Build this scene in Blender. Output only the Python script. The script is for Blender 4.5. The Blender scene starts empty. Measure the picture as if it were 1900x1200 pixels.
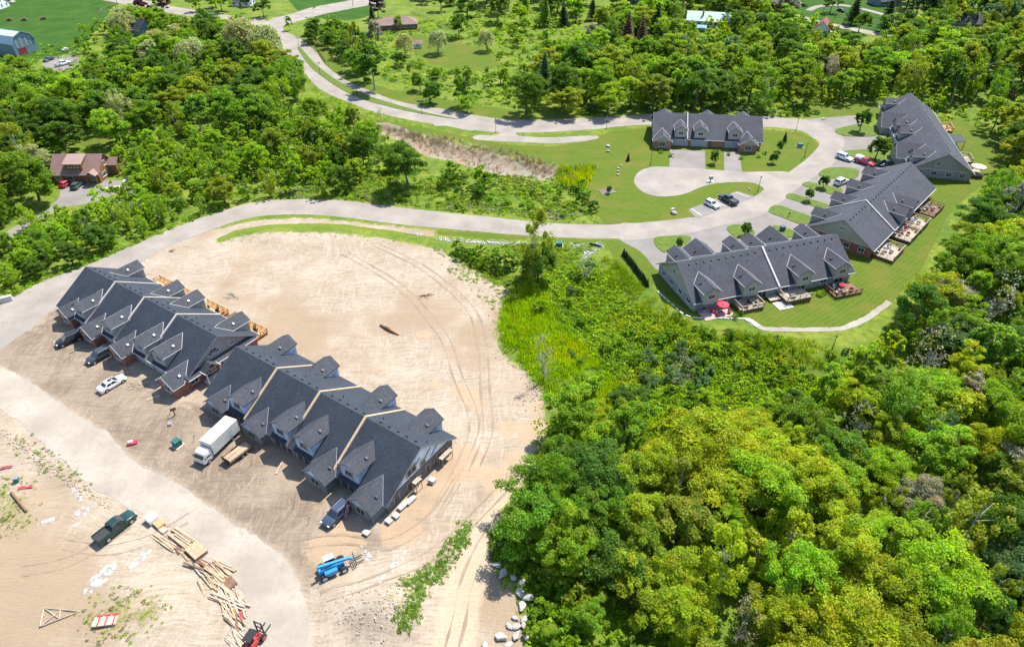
import bpy, math, random
import numpy as np
from mathutils import Vector, Matrix
R = math.radians
random.seed(7); rng = np.random.default_rng(7)
SC = bpy.context.scene
COL = SC.collection

# ------------------------------------------------------------------ camera, sky, sun, exposure
CAM_H, CAM_PITCH, FPX = 82.0, R(37.0), 1266.7      # drone height (m), pitch below the horizon, focal length in photo pixels
cam = bpy.data.objects.new('camera', bpy.data.cameras.new('camera')); COL.objects.link(cam)
cam.data.sensor_width = 36.0; cam.data.lens = 24.0
cam.data.clip_start = 0.5; cam.data.clip_end = 8000.0
cam.location = (0, 0, CAM_H); cam.rotation_euler = (math.pi/2 - CAM_PITCH, 0, 0)
SC.camera = cam
SUN_EL, SUN_AZ = R(58.5), R(39.0)                   # azimuth from +Y towards +X
world = bpy.data.worlds.new('World'); SC.world = world; world.use_nodes = True
wn = world.node_tree
sky = wn.nodes.new('ShaderNodeTexSky'); sky.sky_type = 'NISHITA'; sky.sun_disc = False
sky.sun_elevation = SUN_EL; sky.sun_rotation = SUN_AZ; sky.air_density = 1.0; sky.dust_density = 0.6
wn.nodes['Background'].inputs['Strength'].default_value = 0.15
wn.links.new(sky.outputs['Color'], wn.nodes['Background'].inputs['Color'])
sun = bpy.data.objects.new('sun', bpy.data.lights.new('sun', 'SUN')); COL.objects.link(sun)
sun.data.energy = 5.0; sun.data.angle = R(0.55); sun.data.color = (1.0, 0.955, 0.87)
sd = Vector((math.cos(SUN_EL)*math.sin(SUN_AZ), math.cos(SUN_EL)*math.cos(SUN_AZ), math.sin(SUN_EL)))
sun.rotation_euler = sd.to_track_quat('Z', 'Y').to_euler(); sun.location = sd*200
vs = SC.view_settings; vs.view_transform = 'Standard'; vs.look = 'None'; vs.gamma = 1.0; vs.use_curve_mapping = False
vs.exposure = 1.05
SC.cycles.max_bounces = 5; SC.cycles.diffuse_bounces = 3; SC.cycles.glossy_bounces = 1
SC.cycles.transmission_bounces = 2; SC.cycles.transparent_max_bounces = 4
SC.cycles.use_denoising = True; SC.cycles.use_adaptive_sampling = True; SC.cycles.adaptive_threshold = 0.02

# ------------------------------------------------------------------ survey: photo pixel -> place on the ground
def ray(px, py):
    u = (px-950.0)/FPX; v = (600.0-py)/FPX; c, s = math.cos(CAM_PITCH), math.sin(CAM_PITCH)
    return (u, c + v*s, -s + v*c)
def WZ(px, py, z=0.0):
    d = ray(px, py); t = (z-CAM_H)/d[2]
    return (d[0]*t, d[1]*t)
def poly(L): return np.array([WZ(*p) for p in L])

def sdf(P, X, Y):
    """signed distance to polygon P, positive inside"""
    X = np.asarray(X, float); Y = np.asarray(Y, float)
    d2 = np.full(X.shape, 1e18); ins = np.zeros(X.shape, bool)
    n = len(P)
    for i in range(n):
        ax, ay = P[i]; bx, by = P[(i+1) % n]; ex, ey = bx-ax, by-ay
        L = ex*ex+ey*ey+1e-12
        t = np.clip(((X-ax)*ex+(Y-ay)*ey)/L, 0, 1)
        d2 = np.minimum(d2, (X-ax-t*ex)**2+(Y-ay-t*ey)**2)
        if ay != by:
            c = ((ay > Y) != (by > Y)) & (X < ex*(Y-ay)/(by-ay)+ax)
            ins ^= c
    d = np.sqrt(d2)
    return np.where(ins, d, -d)
def sdf_line(P, X, Y):
    d2 = np.full(np.shape(X), 1e18)
    for i in range(len(P)-1):
        ax, ay = P[i]; ex, ey = P[i+1][0]-ax, P[i+1][1]-ay
        t = np.clip(((X-ax)*ex+(Y-ay)*ey)/(ex*ex+ey*ey+1e-12), 0, 1)
        d2 = np.minimum(d2, (X-ax-t*ex)**2+(Y-ay-t*ey)**2)
    return np.sqrt(d2)
def smooth(a, b, x):
    t = np.clip((x-a)/(b-a), 0, 1); return t*t*(3-2*t)
def catmull(L, step=0.9, closed=True, jit=0.0, seed=0):
    P = [np.array(p, float) for p in L]; n = len(P); out = []
    r = random.Random(seed)
    for i in range(n if closed else n-1):
        p0, p1, p2, p3 = (P[(i-1) % n], P[i], P[(i+1) % n], P[(i+2) % n]) if closed else (P[max(i-1, 0)], P[i], P[i+1], P[min(i+2, n-1)])
        k = max(1, int(np.hypot(*(p2-p1))/step))
        for j in range(k):
            t = j/k
            q = .5*((2*p1)+(-p0+p2)*t+(2*p0-5*p1+4*p2-p3)*t*t+(-p0+3*p1-3*p2+p3)*t**3)
            if jit: q = q + np.array([r.uniform(-jit, jit), r.uniform(-jit, jit)])
            out.append(q)
    if not closed: out.append(P[-1])
    return np.array(out)

# ------------------------------------------------------------------ mesh helper
class MB:
    def __init__(s): s.v = []; s.f = []
    def quad(s, *p):
        n = len(s.v); s.v += [tuple(q) for q in p]; s.f.append(tuple(range(n, n+len(p)))); return s
    def box(s, c, d, rz=0.0, rx=0.0, ry=0.0):
        m = Matrix.Translation(c) @ Matrix.Rotation(rz, 4, 'Z') @ Matrix.Rotation(ry, 4, 'Y') @ Matrix.Rotation(rx, 4, 'X')
        n = len(s.v); x, y, z = d[0]/2, d[1]/2, d[2]/2
        for q in ((-x,-y,-z),(x,-y,-z),(x,y,-z),(-x,y,-z),(-x,-y,z),(x,-y,z),(x,y,z),(-x,y,z)): s.v.append(tuple(m @ Vector(q)))
        for q in ((3,2,1,0),(4,5,6,7),(0,1,5,4),(1,2,6,5),(2,3,7,6),(3,0,4,7)): s.f.append(tuple(n+i for i in q))
        return s
    def prism(s, pts, vec):
        """planar polygon (3-d points) extruded by vec"""
        n = len(s.v); k = len(pts); v = Vector(vec)
        s.v += [tuple(p) for p in pts] + [tuple(Vector(p)+v) for p in pts]
        s.f.append(tuple(n+i for i in range(k))); s.f.append(tuple(n+k+i for i in reversed(range(k))))
        for i in range(k): s.f.append((n+(i+1) % k, n+i, n+k+i, n+k+(i+1) % k))
        return s
    def tube(s, a, b, r0, r1=None, k=8, cap=True):
        r1 = r0 if r1 is None else r1
        a, b = Vector(a), Vector(b); d = (b-a)
        if d.length < 1e-6: return s
        q = d.to_track_quat('Z', 'Y'); n = len(s.v)
        for (o, r) in ((a, r0), (b, r1)):
            for i in range(k):
                t = 2*math.pi*i/k; s.v.append(tuple(o + q @ Vector((math.cos(t)*r, math.sin(t)*r, 0))))
        for i in range(k): s.f.append((n+i, n+(i+1) % k, n+k+(i+1) % k, n+k+i))
        if cap: s.f.append(tuple(n+i for i in reversed(range(k)))); s.f.append(tuple(n+k+i for i in range(k)))
        return s
    def loft(s, secs, cap=True):
        n = len(s.v); k = len(secs[0])
        for q in secs: s.v += [tuple(p) for p in q]
        for j in range(len(secs)-1):
            for i in range(k):
                a = n+j*k+i; b = n+j*k+(i+1) % k
                s.f.append((a, b, b+k, a+k))
        if cap: s.f.append(tuple(n+i for i in reversed(range(k)))); s.f.append(tuple(n+(len(secs)-1)*k+i for i in range(k)))
        return s
    def mesh(s, name, m=None, smooth=False):
        me = bpy.data.meshes.new(name); me.from_pydata(s.v, [], s.f)
        if m: me.materials.append(m)
        if smooth: me.polygons.foreach_set('use_smooth', [True]*len(me.polygons))
        me.update(); return me
    def build(s, name, m=None, parent=None, loc=None, rz=0.0, smooth=False):
        return link(name, s.mesh(name, m, smooth), parent, loc, rz)
def link(name, me, parent=None, loc=None, rz=0.0):
    o = bpy.data.objects.new(name, me); COL.objects.link(o)
    if parent is not None: o.parent = parent
    if loc is not None: o.location = loc
    if rz: o.rotation_euler = (0, 0, rz)
    return o
def fix_normals(me):
    import bmesh
    b = bmesh.new(); b.from_mesh(me); bmesh.ops.recalc_face_normals(b, faces=b.faces); b.to_mesh(me); b.free()
def tag(o, label=None, cat=None, group=None, kind=None):
    if label: o['label'] = label
    if cat: o['category'] = cat
    if group: o['group'] = group
    if kind: o['kind'] = kind
    return o
def empty(name, loc=(0,0,0), rz=0.0, label=None, cat=None, group=None):
    o = bpy.data.objects.new(name, None); COL.objects.link(o); o.location = loc; o.rotation_euler = (0, 0, rz); o.empty_display_size = .3
    return tag(o, label, cat, group)
def copy_tree(o, parent=None):
    c = o.copy(); COL.objects.link(c); c.parent = parent
    for ch in o.children: copy_tree(ch, c)
    return c

# ------------------------------------------------------------------ materials (procedural)
class NT:
    def __init__(s, name):
        s.m = bpy.data.materials.new(name); s.m.use_nodes = True; s.t = s.m.node_tree
        s.b = s.t.nodes['Principled BSDF']; s.out = s.t.nodes['Material Output']
        s.b.inputs['Specular IOR Level'].default_value = 0.3
    def n(s, t, **k):
        q = s.t.nodes.new('ShaderNode'+t)
        for a, b in k.items(): setattr(q, a, b)
        return q
    def l(s, a, b): s.t.links.new(a, b)
    def val(s, sock, v):
        if hasattr(v, 'is_output') or isinstance(v, bpy.types.NodeSocket): s.l(v, sock)
        elif isinstance(v, tuple) and len(v) == 3 and sock.type == 'RGBA': sock.default_value = (*v, 1)
        else: sock.default_value = v
    def coord(s, kind='Object'):
        return s.n('TexCoord').outputs[kind]
    def pos(s): return s.n('NewGeometry').outputs['Position']
    def mapv(s, v, scale=(1,1,1), rot=(0,0,0)):
        q = s.n('Mapping'); s.l(v, q.inputs['Vector']); q.inputs['Scale'].default_value = scale; q.inputs['Rotation'].default_value = rot
        return q.outputs[0]
    def noise(s, v, scale, detail=3.0, rough=.55, dist=0.0):
        q = s.n('TexNoise'); s.l(v, q.inputs['Vector'])
        q.inputs['Scale'].default_value = scale; q.inputs['Detail'].default_value = detail; q.inputs['Roughness'].default_value = rough; q.inputs['Distortion'].default_value = dist
        return q.outputs['Fac']
    def math(s, op, a, b=0.0, c=0.0):
        q = s.n('Math', operation=op); s.val(q.inputs[0], a); s.val(q.inputs[1], b); s.val(q.inputs[2], c); return q.outputs[0]
    def rng(s, v, a, b, c=0.0, d=1.0, sm=False):
        q = s.n('MapRange', interpolation_type='SMOOTHSTEP' if sm else 'LINEAR'); s.l(v, q.inputs[0])
        for i, x in enumerate((a, b, c, d)): q.inputs[i+1].default_value = x
        return q.outputs[0]
    def mix(s, f, a, b, mode='MIX'):
        q = s.n('Mix', data_type='RGBA', blend_type=mode); s.val(q.inputs[0], f); s.val(q.inputs[6], a); s.val(q.inputs[7], b); return q.outputs[2]
    def attr(s, name, out='Fac', typ='GEOMETRY'):
        return s.n('Attribute', attribute_name=name, attribute_type=typ).outputs[out]
    def bump(s, h, strength=.3, dist=.1):
        q = s.n('Bump'); s.l(h, q.inputs['Height']); q.inputs['Strength'].default_value = strength; q.inputs['Distance'].default_value = dist
        s.l(q.outputs[0], s.b.inputs['Normal'])
    def color(s, c): s.val(s.b.inputs['Base Color'], c)
    def rough(s, r): s.val(s.b.inputs['Roughness'], r)
MATS = {}
def plain(name, c, rough=.6, var=.18, scale=1.5, metal=0.0, spec=.3, bump=0.0, bscale=30.0, fine=0.0):
    if name in MATS: return MATS[name]
    t = NT(name); p = t.coord('Object')
    n = t.noise(p, scale, 4)
    f = t.rng(n, .3, .7, 1-var, 1+var)
    if fine:
        f = t.math('MULTIPLY', f, t.rng(t.noise(p, bscale, 2), .3, .7, 1-fine, 1+fine))
    v = t.n('VectorMath', operation='SCALE'); v.inputs[0].default_value = c; t.l(f, v.inputs['Scale'])
    t.color(v.outputs[0]); t.rough(rough); t.b.inputs['Metallic'].default_value = metal; t.b.inputs['Specular IOR Level'].default_value = spec
    if bump: t.bump(t.noise(p, bscale, 3), bump, .03)
    MATS[name] = t.m; return t.m
def shingle(name, c, ang=0.0):
    t = NT(name); p = t.coord('Object')
    n1 = t.noise(p, .35, 4); n2 = t.noise(t.mapv(p, (1.0, 1.0, 2.4)), 2.4, 4, .75); n3 = t.noise(p, 7.0, 2)
    f = t.math('MULTIPLY', t.rng(n1, .3, .7, .85, 1.15), t.rng(n2, .33, .67, .68, 1.34))
    f = t.math('MULTIPLY', f, t.rng(n3, .3, .7, .75, 1.25))
    # courses of shingles show as faint lines along the slope
    w = t.n('TexWave', wave_type='BANDS', bands_direction='Z'); t.l(p, w.inputs['Vector']); w.inputs['Scale'].default_value = 2.2; w.inputs['Distortion'].default_value = .6
    f = t.math('MULTIPLY', f, t.rng(w.outputs['Fac'], 0, 1, .88, 1.08))
    v = t.n('VectorMath', operation='SCALE'); v.inputs[0].default_value = c; t.l(f, v.inputs['Scale'])
    t.color(v.outputs[0]); t.rough(.8); t.b.inputs['Specular IOR Level'].default_value = .25
    t.bump(t.math('ADD', n3, w.outputs['Fac']), .35, .04)
    MATS[name] = t.m; return t.m
def brick(name, c1, c2, mortar, sx=.24, sz=.08):
    t = NT(name); p = t.coord('Object')
    x = t.n('SeparateXYZ'); t.l(p, x.inputs[0])
    u = t.math('ADD', x.outputs[0], x.outputs[1]); cb = t.n('CombineXYZ'); t.l(u, cb.inputs[0]); t.l(x.outputs[2], cb.inputs[1])
    b = t.n('TexBrick'); t.l(cb.outputs[0], b.inputs['Vector']); b.inputs['Scale'].default_value = 1.0
    b.inputs['Brick Width'].default_value = sx; b.inputs['Row Height'].default_value = sz; b.inputs['Mortar Size'].default_value = .008
    b.inputs['Color1'].default_value = (*c1, 1); b.inputs['Color2'].default_value = (*c2, 1); b.inputs['Mortar'].default_value = (*mortar, 1)
    n = t.rng(t.noise(p, 1.2, 4), .3, .7, .75, 1.25)
    q = t.n('VectorMath', operation='SCALE'); t.l(b.outputs['Color'], q.inputs[0]); t.l(n, q.inputs['Scale'])
    t.color(q.outputs[0]); t.rough(.85); t.bump(b.outputs['Fac'], -.3, .02)
    MATS[name] = t.m; return t.m
def siding(name, c, step=.14):
    t = NT(name); p = t.coord('Object')
    w = t.n('TexWave', wave_type='BANDS', bands_direction='Z', wave_profile='SAW'); t.l(p, w.inputs['Vector']); w.inputs['Scale'].default_value = 1/step/6.28*3.14
    f = t.math('MULTIPLY', t.rng(t.noise(p, .9, 4), .3, .7, .9, 1.1), t.rng(w.outputs['Fac'], 0, 1, .86, 1.05))
    v = t.n('VectorMath', operation='SCALE'); v.inputs[0].default_value = c; t.l(f, v.inputs['Scale'])
    t.color(v.outputs[0]); t.rough(.6); t.bump(w.outputs['Fac'], .3, .02)
    MATS[name] = t.m; return t.m
def glass(name, c=(.03,.04,.05)):
    t = NT(name); t.color(c); t.rough(.08); t.b.inputs['Specular IOR Level'].default_value = .8
    MATS[name] = t.m; return t.m
def paint(name, c, metal=0.0):
    t = NT(name); p = t.coord('Object')
    n = t.rng(t.noise(p, 2.0, 4), .35, .7, .88, 1.08)
    v = t.n('VectorMath', operation='SCALE'); v.inputs[0].default_value = c; t.l(n, v.inputs['Scale'])
    t.color(v.outputs[0]); t.rough(t.rng(t.noise(p, 3.0, 3), .3, .7, .22, .42)); t.b.inputs['Coat Weight'].default_value = .6; t.b.inputs['Metallic'].default_value = metal
    MATS[name] = t.m; return t.m
def leafmat(name, trans=.58, bright=1.0):
    t = NT(name)
    oc = t.n('ObjectInfo').outputs['Color']; vc = t.attr('tint', 'Color')
    c = t.mix(1.0, oc, vc, 'MULTIPLY')
    t.color(c); t.rough(.55); t.b.inputs['Specular IOR Level'].default_value = .25
    tr = t.n('BsdfTranslucent'); h = t.n('HueSaturation'); t.l(c, h.inputs['Color']); h.inputs['Value'].default_value = 1.35; h.inputs['Saturation'].default_value = 1.1; h.inputs['Hue'].default_value = .497
    t.l(h.outputs[0], tr.inputs['Color'])
    ms = t.n('MixShader'); ms.inputs[0].default_value = trans
    t.l(t.b.outputs[0], ms.inputs[1]); t.l(tr.outputs[0], ms.inputs[2]); t.l(ms.outputs[0], t.out.inputs['Surface'])
    MATS[name] = t.m; return t.m
LEAF = leafmat('leaf')
BARK = plain('bark', (.11,.085,.06), .9, .3, 3, bump=.5, bscale=12)
GREYBARK = plain('grey_bark', (.30,.28,.25), .9, .25, 3, bump=.4, bscale=12)
ROOF_DARK = shingle('roof_charcoal', (0.027,0.033,0.046))
ROOF_DARK2 = shingle('roof_charcoal_wing', (0.041,0.045,0.055))
ROOF_GREY = shingle('roof_slate', (0.044,0.047,0.058))
ROOF_GREY2 = shingle('roof_slate_wing', (0.049,0.051,0.062))
BRICK_RED = brick('brick_red', (.24,.058,.038), (.17,.045,.032), (.30,.22,.18))
BRICK_BROWN = brick('brick_brown', (.28,.12,.07), (.22,.09,.055), (.32,.25,.2))
STONE_GREY = brick('stone_grey', (.27,.265,.25), (.21,.21,.205), (.33,.32,.3), .5, .22)
BLOCK_RAW = brick('block_dark', (.15,.145,.145), (.12,.12,.125), (.2,.19,.18), .4, .2)
SIDING_GREY = siding('siding_grey', (.27,.255,.235))
SIDING_TAN = siding('siding_tan', (.34,.31,.26))
WRAP = plain('house_wrap', (.62,.66,.74), .55, .12, .8)
WRAP_BLUE = plain('house_wrap_blue', (.31,.37,.47), .55, .35, .9)
TRIM = plain('trim_white', (.50,.49,.48), .5, .05)
TRIM_DARK = plain('trim_dark', (.05,.052,.06), .5, .1)
TIMBER = plain('timber_new', (.36,.24,.145), .75, .2, 2.0, fine=.15, bscale=14)
TIMBER_PALE = plain('timber_pale', (.34,.275,.21), .75, .2, 2.0, fine=.12, bscale=14)
TIMBER_DECK = plain('timber_deck', (.46,.25,.12), .7, .2, 2.0, fine=.15, bscale=10)
TIMBER_DARK = plain('timber_dark', (.15,.085,.05), .8, .3, 2.0)
CAP_WOOD = plain('parapet_wood', (.44,.32,.21), .7, .1)
BARGE = plain('bargeboard_grey', (.20,.19,.19), .5, .1)
CAP_TAN = plain('parapet_tan', (.38,.305,.25), .6, .08)
CAP_WHITE = plain('parapet_white', (.40,.365,.345), .6, .08)
GLASS = glass('window_glass')
GARAGE = siding('garage_panel', (.33,.33,.34), .5)
METAL = plain('metal_grey', (.42,.43,.45), .4, .15, metal=.7)
BLACK = plain('black_metal', (.018,.018,.02), .45, .2)
RUBBER = plain('rubber', (.02,.02,.02), .9, .2)
CONCRETE = plain('concrete', (.46,.44,.41), .9, .12, 2.0, bump=.2)
# ------------------------------------------------------------------ ground plan, traced in photo pixels at ground level
ROAD_S = [(-160,645),(-40,588),(0,567),(27,549),(82,521),(165,491),(247,455),(330,420),(420,389),(480,374),(560,370),(640,373),(750,386),(832,395),(903,402),(996,412),(1060,416),(1122,417),(1180,414),(1240,409),(1292,404),
          (1292,428),(1230,438),(1154,443),(1050,441),(968,436),(886,430),(810,423),(736,416),(640,404),(560,398),(480,402),(420,417),(302,462),(264,485),(110,568),(60,607),(0,648),(-160,740)]
ROAD_LOOP = [(1150,444),(1218,441),(1290,430),(1340,418),(1400,404),(1428,389),(1460,366),(1490,343),(1522,322),(1545,305),(1560,285),(1567,262),(1555,246),(1535,233),(1504,223),(1442,218),(1412,216),(1330,213),(1230,211),(1160,215),(1023,222),(941,222),(881,214),(802,201),
             (804,231),(828,234),(873,241),(925,246),(1000,246),(1094,241),(1160,234),(1230,232),(1412,236),(1442,237),(1485,243),(1507,255),(1520,268),(1498,294),(1463,320),(1418,352),(1400,364),(1345,386),(1292,406),(1240,409),(1180,414),(1150,416)]
ROAD_NW = [(489,40),(507,60),(520,82),(536,105),(565,137),(597,168),(644,189),(684,205),(749,221),(828,234),(880,242),(890,216),(881,214),(802,201),(736,187),(684,168),(644,150),(607,124),(586,97),(560,74),(528,58),(522,45)]
MEDIAN = [(552,90),(560,103),(576,124),(592,138),(623,160),(660,180),(697,192),(763,208),(849,222),(789,209),(723,191),(670,173),(628,151),(602,133),(581,115),(565,97),(556,88)]
ROAD_TOP = [(60,-34),(230,-6),(320,12),(380,22),(470,34),(522,31),(580,14),(650,1),(740,-18),(780,-10),(690,9),(600,27),(540,44),(500,52),(460,44),(350,30),(300,22),(180,-1),(60,-20)]
CULDESAC = [(1463,320),(1377,319),(1309,314),(1241,310),(1210,310),(1188,317),(1177,331),(1179,344),(1195,357),(1218,364),(1247,364),(1273,359),(1294,350),(1316,343),(1344,339),(1387,338),(1407,343),(1417,350),(1420,356),(1450,345)]
PARKING = [(1277,389),(1292,406),(1345,388),(1402,365),(1368,355),(1320,371)]
STUB = [(877,255),(886,251),(922,250),(932,240),(957,240),(962,252),(1023,255),(1094,252),(1111,256),(1078,263),(1023,266),(968,264),(914,262),(881,259)]
ROAD_SITE = [(-160,600),(0,678),(60,712),(128,760),(205,808),(249,855),(337,903),(403,951),(480,1000),(523,1030),(544,1061),(561,1106),(572,1155),(578,1200),(575,1300),
             (455,1300),(458,1200),(455,1112),(433,1072),(389,1039),(312,976),(253,947),(227,932),(176,907),(125,863),(73,819),(11,765),(-160,690)]
DRIVE_B2A = [(1500,222),(1540,218),(1588,215),(1600,226),(1590,232),(1552,243),(1535,236)]
DRIVE_B2B = [(1555,250),(1562,253),(1633,252),(1640,262),(1622,282),(1568,283)]
DRIVE_B3 = [(1556,282),(1570,282),(1605,300),(1652,308),(1640,318),(1600,340),(1555,372),(1510,412),(1480,432),(1440,436),(1395,408),(1427,389),(1490,343),(1535,312)]
DRIVE_B4 = [(1150,442),(1218,438),(1300,426),(1400,402),(1440,432),(1470,440),(1440,470),(1350,478),(1300,480),(1240,502),(1218,500),(1190,468)]
DRIVE_B1A = [(1243,277),(1308,280),(1309,316),(1242,312)]
DRIVE_B1B = [(1343,280),(1372,283),(1377,321),(1344,317)]
DRIVE_RED = [(113,340),(132,334),(154,337),(203,334),(236,339),(234,349),(198,366),(170,377),(121,385),(91,399),(60,412),(40,430),(-20,460),(-20,448),(30,420),(82,394),(110,365)]
DRIVE_TL = [(78,120),(95,108),(138,104),(146,118),(128,128),(100,132)]
ISLANDS = [[(1520,326),(1530,314),(1560,311),(1592,316),(1588,330),(1560,333)],
           [(1489,344),(1497,338),(1515,341),(1562,352),(1550,362),(1520,354)],
           [(1459,367),(1467,359),(1500,369),(1538,381),(1530,389),(1490,377)],
           [(1426,393),(1440,381),(1475,392),(1508,405),(1490,417),(1455,405)],
           [(1215,442),(1274,438),(1281,446),(1258,461),(1230,468)],
           [(1348,424),(1371,417),(1400,430),(1392,440),(1371,444)],
           [(1434,419),(1452,422),(1474,430),(1470,441),(1450,436)],
           [(1549,243),(1567,236),(1600,231),(1622,240),(1625,252),(1590,254),(1560,251)],
           [(1566,283),(1583,279),(1620,279),(1642,290),(1640,304),(1600,298)]]
SITE = [(-200,700),(-200,640),(0,640),(60,600),(110,562),(264,480),(302,458),(350,438),(405,424),(480,408),(560,404),(640,410),(736,420),(806,428),(806,442),(640,424),(560,419),(480,427),(430,436),(408,448),(430,441),(480,433),(560,430),(640,434),(700,440),(760,452),(815,464),(850,482),(880,502),(920,527),(962,545),(930,575),(918,605),(925,640),(945,665),(975,690),(1000,722),(1010,770),(1015,810),(1000,850),(990,880),(965,910),(935,945),(905,990),(912,1030),(938,1070),(960,1110),(972,1160),(985,1300),(-200,1400)]
LAWNS = [
 [(560,180),(640,202),(700,222),(800,240),(880,256),(930,268),(1023,272),(1090,262),(1130,244),(1210,236),(1415,240),(1485,246),(1507,257),(1522,270),(1500,296),(1463,322),(1380,326),(1300,320),(1240,316),(1200,318),(1182,332),(1196,354),(1240,362),(1290,348),(1340,337),(1405,340),(1420,352),(1402,366),(1365,357),(1277,391),(1295,408),(1180,416),(1122,418),(1096,380),(1085,350),(1110,310),(1040,312),(980,290),(900,270),(800,250),(690,228),(600,200)],
 [(1770,215),(1830,245),(1868,285),(1850,320),(1815,350),(1765,390),(1745,430),(1710,500),(1675,540),(1645,570),(1600,600),(1520,612),(1430,610),(1400,600),(1388,590),(1300,592),(1250,560),(1205,520),(1225,470),(1560,420),(1600,360),(1700,300)],
 [(1120,448),(1160,444),(1225,500),(1215,525),(1195,532),(1150,490)],
 [(806,428),(886,432),(978,438),(978,446),(886,441),(815,436)],
 [(528,56),(600,80),(650,140),(720,165),(830,185),(950,205),(950,222),(881,216),(802,203),(736,190),(684,171),(644,153),(607,127),(586,99),(560,76)],
 [(140,270),(205,238),(225,245),(180,272)],
 [(985,440),(1050,443),(1154,446),(1120,452),(1050,450),(985,446)],
 [(1500,200),(1640,190),(1650,215),(1600,222),(1540,222)],
 [(760,60),(900,90),(930,120),(880,140),(800,120),(740,80)]]
FIELDS = [[(-60,-60),(200,-40),(225,0),(190,40),(150,95),(100,106),(60,115),(-60,110)],
          [(500,-40),(700,-30),(720,20),(650,40),(560,30)],
          [(1430,-20),(1650,-20),(1660,60),(1560,62),(1480,35)]]
WET = [(690,228),(720,228),(800,255),(880,275),(960,295),(1030,310),(1042,325),(1010,336),(930,327),(850,303),(790,290),(740,262),(700,245)]
MEADOW_N = [(640,60),(900,40),(1060,30),(1090,80),(1060,150),(960,190),(900,200),(780,170),(680,130)]
VALLEY = [(1015,510),(1110,470),(1150,490),(1190,545),(1240,585),(1300,612),(1400,625),(1500,640),(1600,640),(1680,590),(1740,520),(1790,440),(1850,370),(1990,330),(2300,1000),(2200,1500),(1080,1500),(1040,1000),(1040,850),(1060,780),(1020,700),(980,640),(970,580)]
PW = {k: poly(v) for k, v in dict(road_s=ROAD_S, loop=ROAD_LOOP, nw=ROAD_NW, top=ROAD_TOP, cul=CULDESAC, park=PARKING, stub=STUB, site_road=ROAD_SITE,
      d1=DRIVE_B2A, d2=DRIVE_B2B, d3=DRIVE_B3, d4=DRIVE_B4, d5=DRIVE_B1A, d6=DRIVE_B1B, d7=DRIVE_RED, d8=DRIVE_TL).items()}
SITE_W, WET_W, VAL_W = poly(SITE), poly(WET), poly(VALLEY)
LAWN_W = [poly(p) for p in LAWNS]; FIELD_W = [poly(p) for p in FIELDS]
# townhouse rows: origin (ridge end at the left when seen from the front), angle of the ridge, length
ROWS = dict(A=((-86.72,118.07), -33.5, 40.83), B=((-47.74,92.26), -34.2, 41.17), b4=((71.02,131.61), 197.6, 38.34),
            b3=((105.33,169.97), 226.9, 43.12), b2=((131.23,224.98), 255.6, 51.14), b1=((44.04,207.11), -6.5, 31.89))
def row_rect(k, m=0.0, yf=-11.0, yr=9.0):
    (ox, oy), a, L = ROWS[k]; c, s = math.cos(R(a)), math.sin(R(a))
    return np.array([(ox+c*x-s*y, oy+s*x+c*y) for x, y in ((-m,yf-m),(L+m,yf-m),(L+m,yr+m),(-m,yr+m))])
RECTS = {k: row_rect(k) for k in ROWS}
# mounds and hollows of the building site: (photo px, py, radius m, height m)
MOUNDS = [(735,1125,4.0,1.7),(700,1150,3.0,1.0),(650,1120,3.5,.4),(710,687,.9,.4),(803,716,1.0,.4),(795,911,1.4,.45),(150,905,1.8,.8),(185,930,1.6,.8),(60,835,1.6,.6),(20,800,1.6,.6),(110,870,1.6,.7),(85,852,1.4,.6),(130,890,1.2,.6),(170,918,1.2,.5),
          (330,1010,3.0,-.35),(360,1060,3.0,-.4),(90,905,3.0,-.4),(125,905,1.6,-.4),(70,865,1.5,-.4),(470,455,4.0,-.4),(560,425,4.0,-.3),(520,445,5.0,.35),(440,470,5.0,.4),(620,1090,3.0,.3),(250,1120,6.0,.5),(120,1010,6.0,.35)]
MW = [(*WZ(a, b), r, h) for a, b, r, h in MOUNDS]
WAVES = [(rng.uniform(-1,1), rng.uniform(-1,1), rng.uniform(0,6.28)) for _ in range(14)]
def hgt(X, Y):
    X = np.asarray(X, float); Y = np.asarray(Y, float)
    flat = np.full(X.shape, 1e9)
    for p in PW.values(): flat = np.minimum(flat, -sdf(p, X, Y))
    for p in RECTS.values(): flat = np.minimum(flat, -sdf(p, X, Y))
    k = smooth(.6, 3.0, flat)
    h = np.zeros(X.shape)
    sw = sdf(SITE_W, X, Y)
    w = np.zeros(X.shape)
    for i, (a, b, c) in enumerate(WAVES):
        q = 0.25+.17*i; w = w + np.sin((X*a+Y*b)*q*1.6+c)/(1+.45*i)
    h += w*.055*smooth(-2, 3, sw) + w*.05*smooth(3, -2, sw)
    for x, y, r, z in MW: h += z*np.exp(-((X-x)**2+(Y-y)**2)/(r*r))
    h *= k
    h -= 1.3*smooth(0, 5, sdf(WET_W, X, Y))
    h -= 2.6*smooth(0, 12, sdf(VAL_W, X, Y))*smooth(.5, 4, flat)
    return h
_hc = {}
def HZ(x, y):
    '''height read off the finished ground grid (bilinear)'''
    if 'g' not in _hc: return float(hgt(np.array([x]), np.array([y]))[0])
    return float(grid_read(_hc['g'], np.array([x]), np.array([y]))[0])
def grid_read(g, X, Y):
    i = np.clip(np.searchsorted(gx, X)-1, 0, len(gx)-2); j = np.clip(np.searchsorted(gy, Y)-1, 0, len(gy)-2)
    u = np.clip((X-gx[i])/(gx[i+1]-gx[i]), 0, 1); v = np.clip((Y-gy[j])/(gy[j+1]-gy[j]), 0, 1)
    return g[j,i]*(1-u)*(1-v)+g[j,i+1]*u*(1-v)+g[j+1,i]*(1-u)*v+g[j+1,i+1]*u*v
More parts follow.
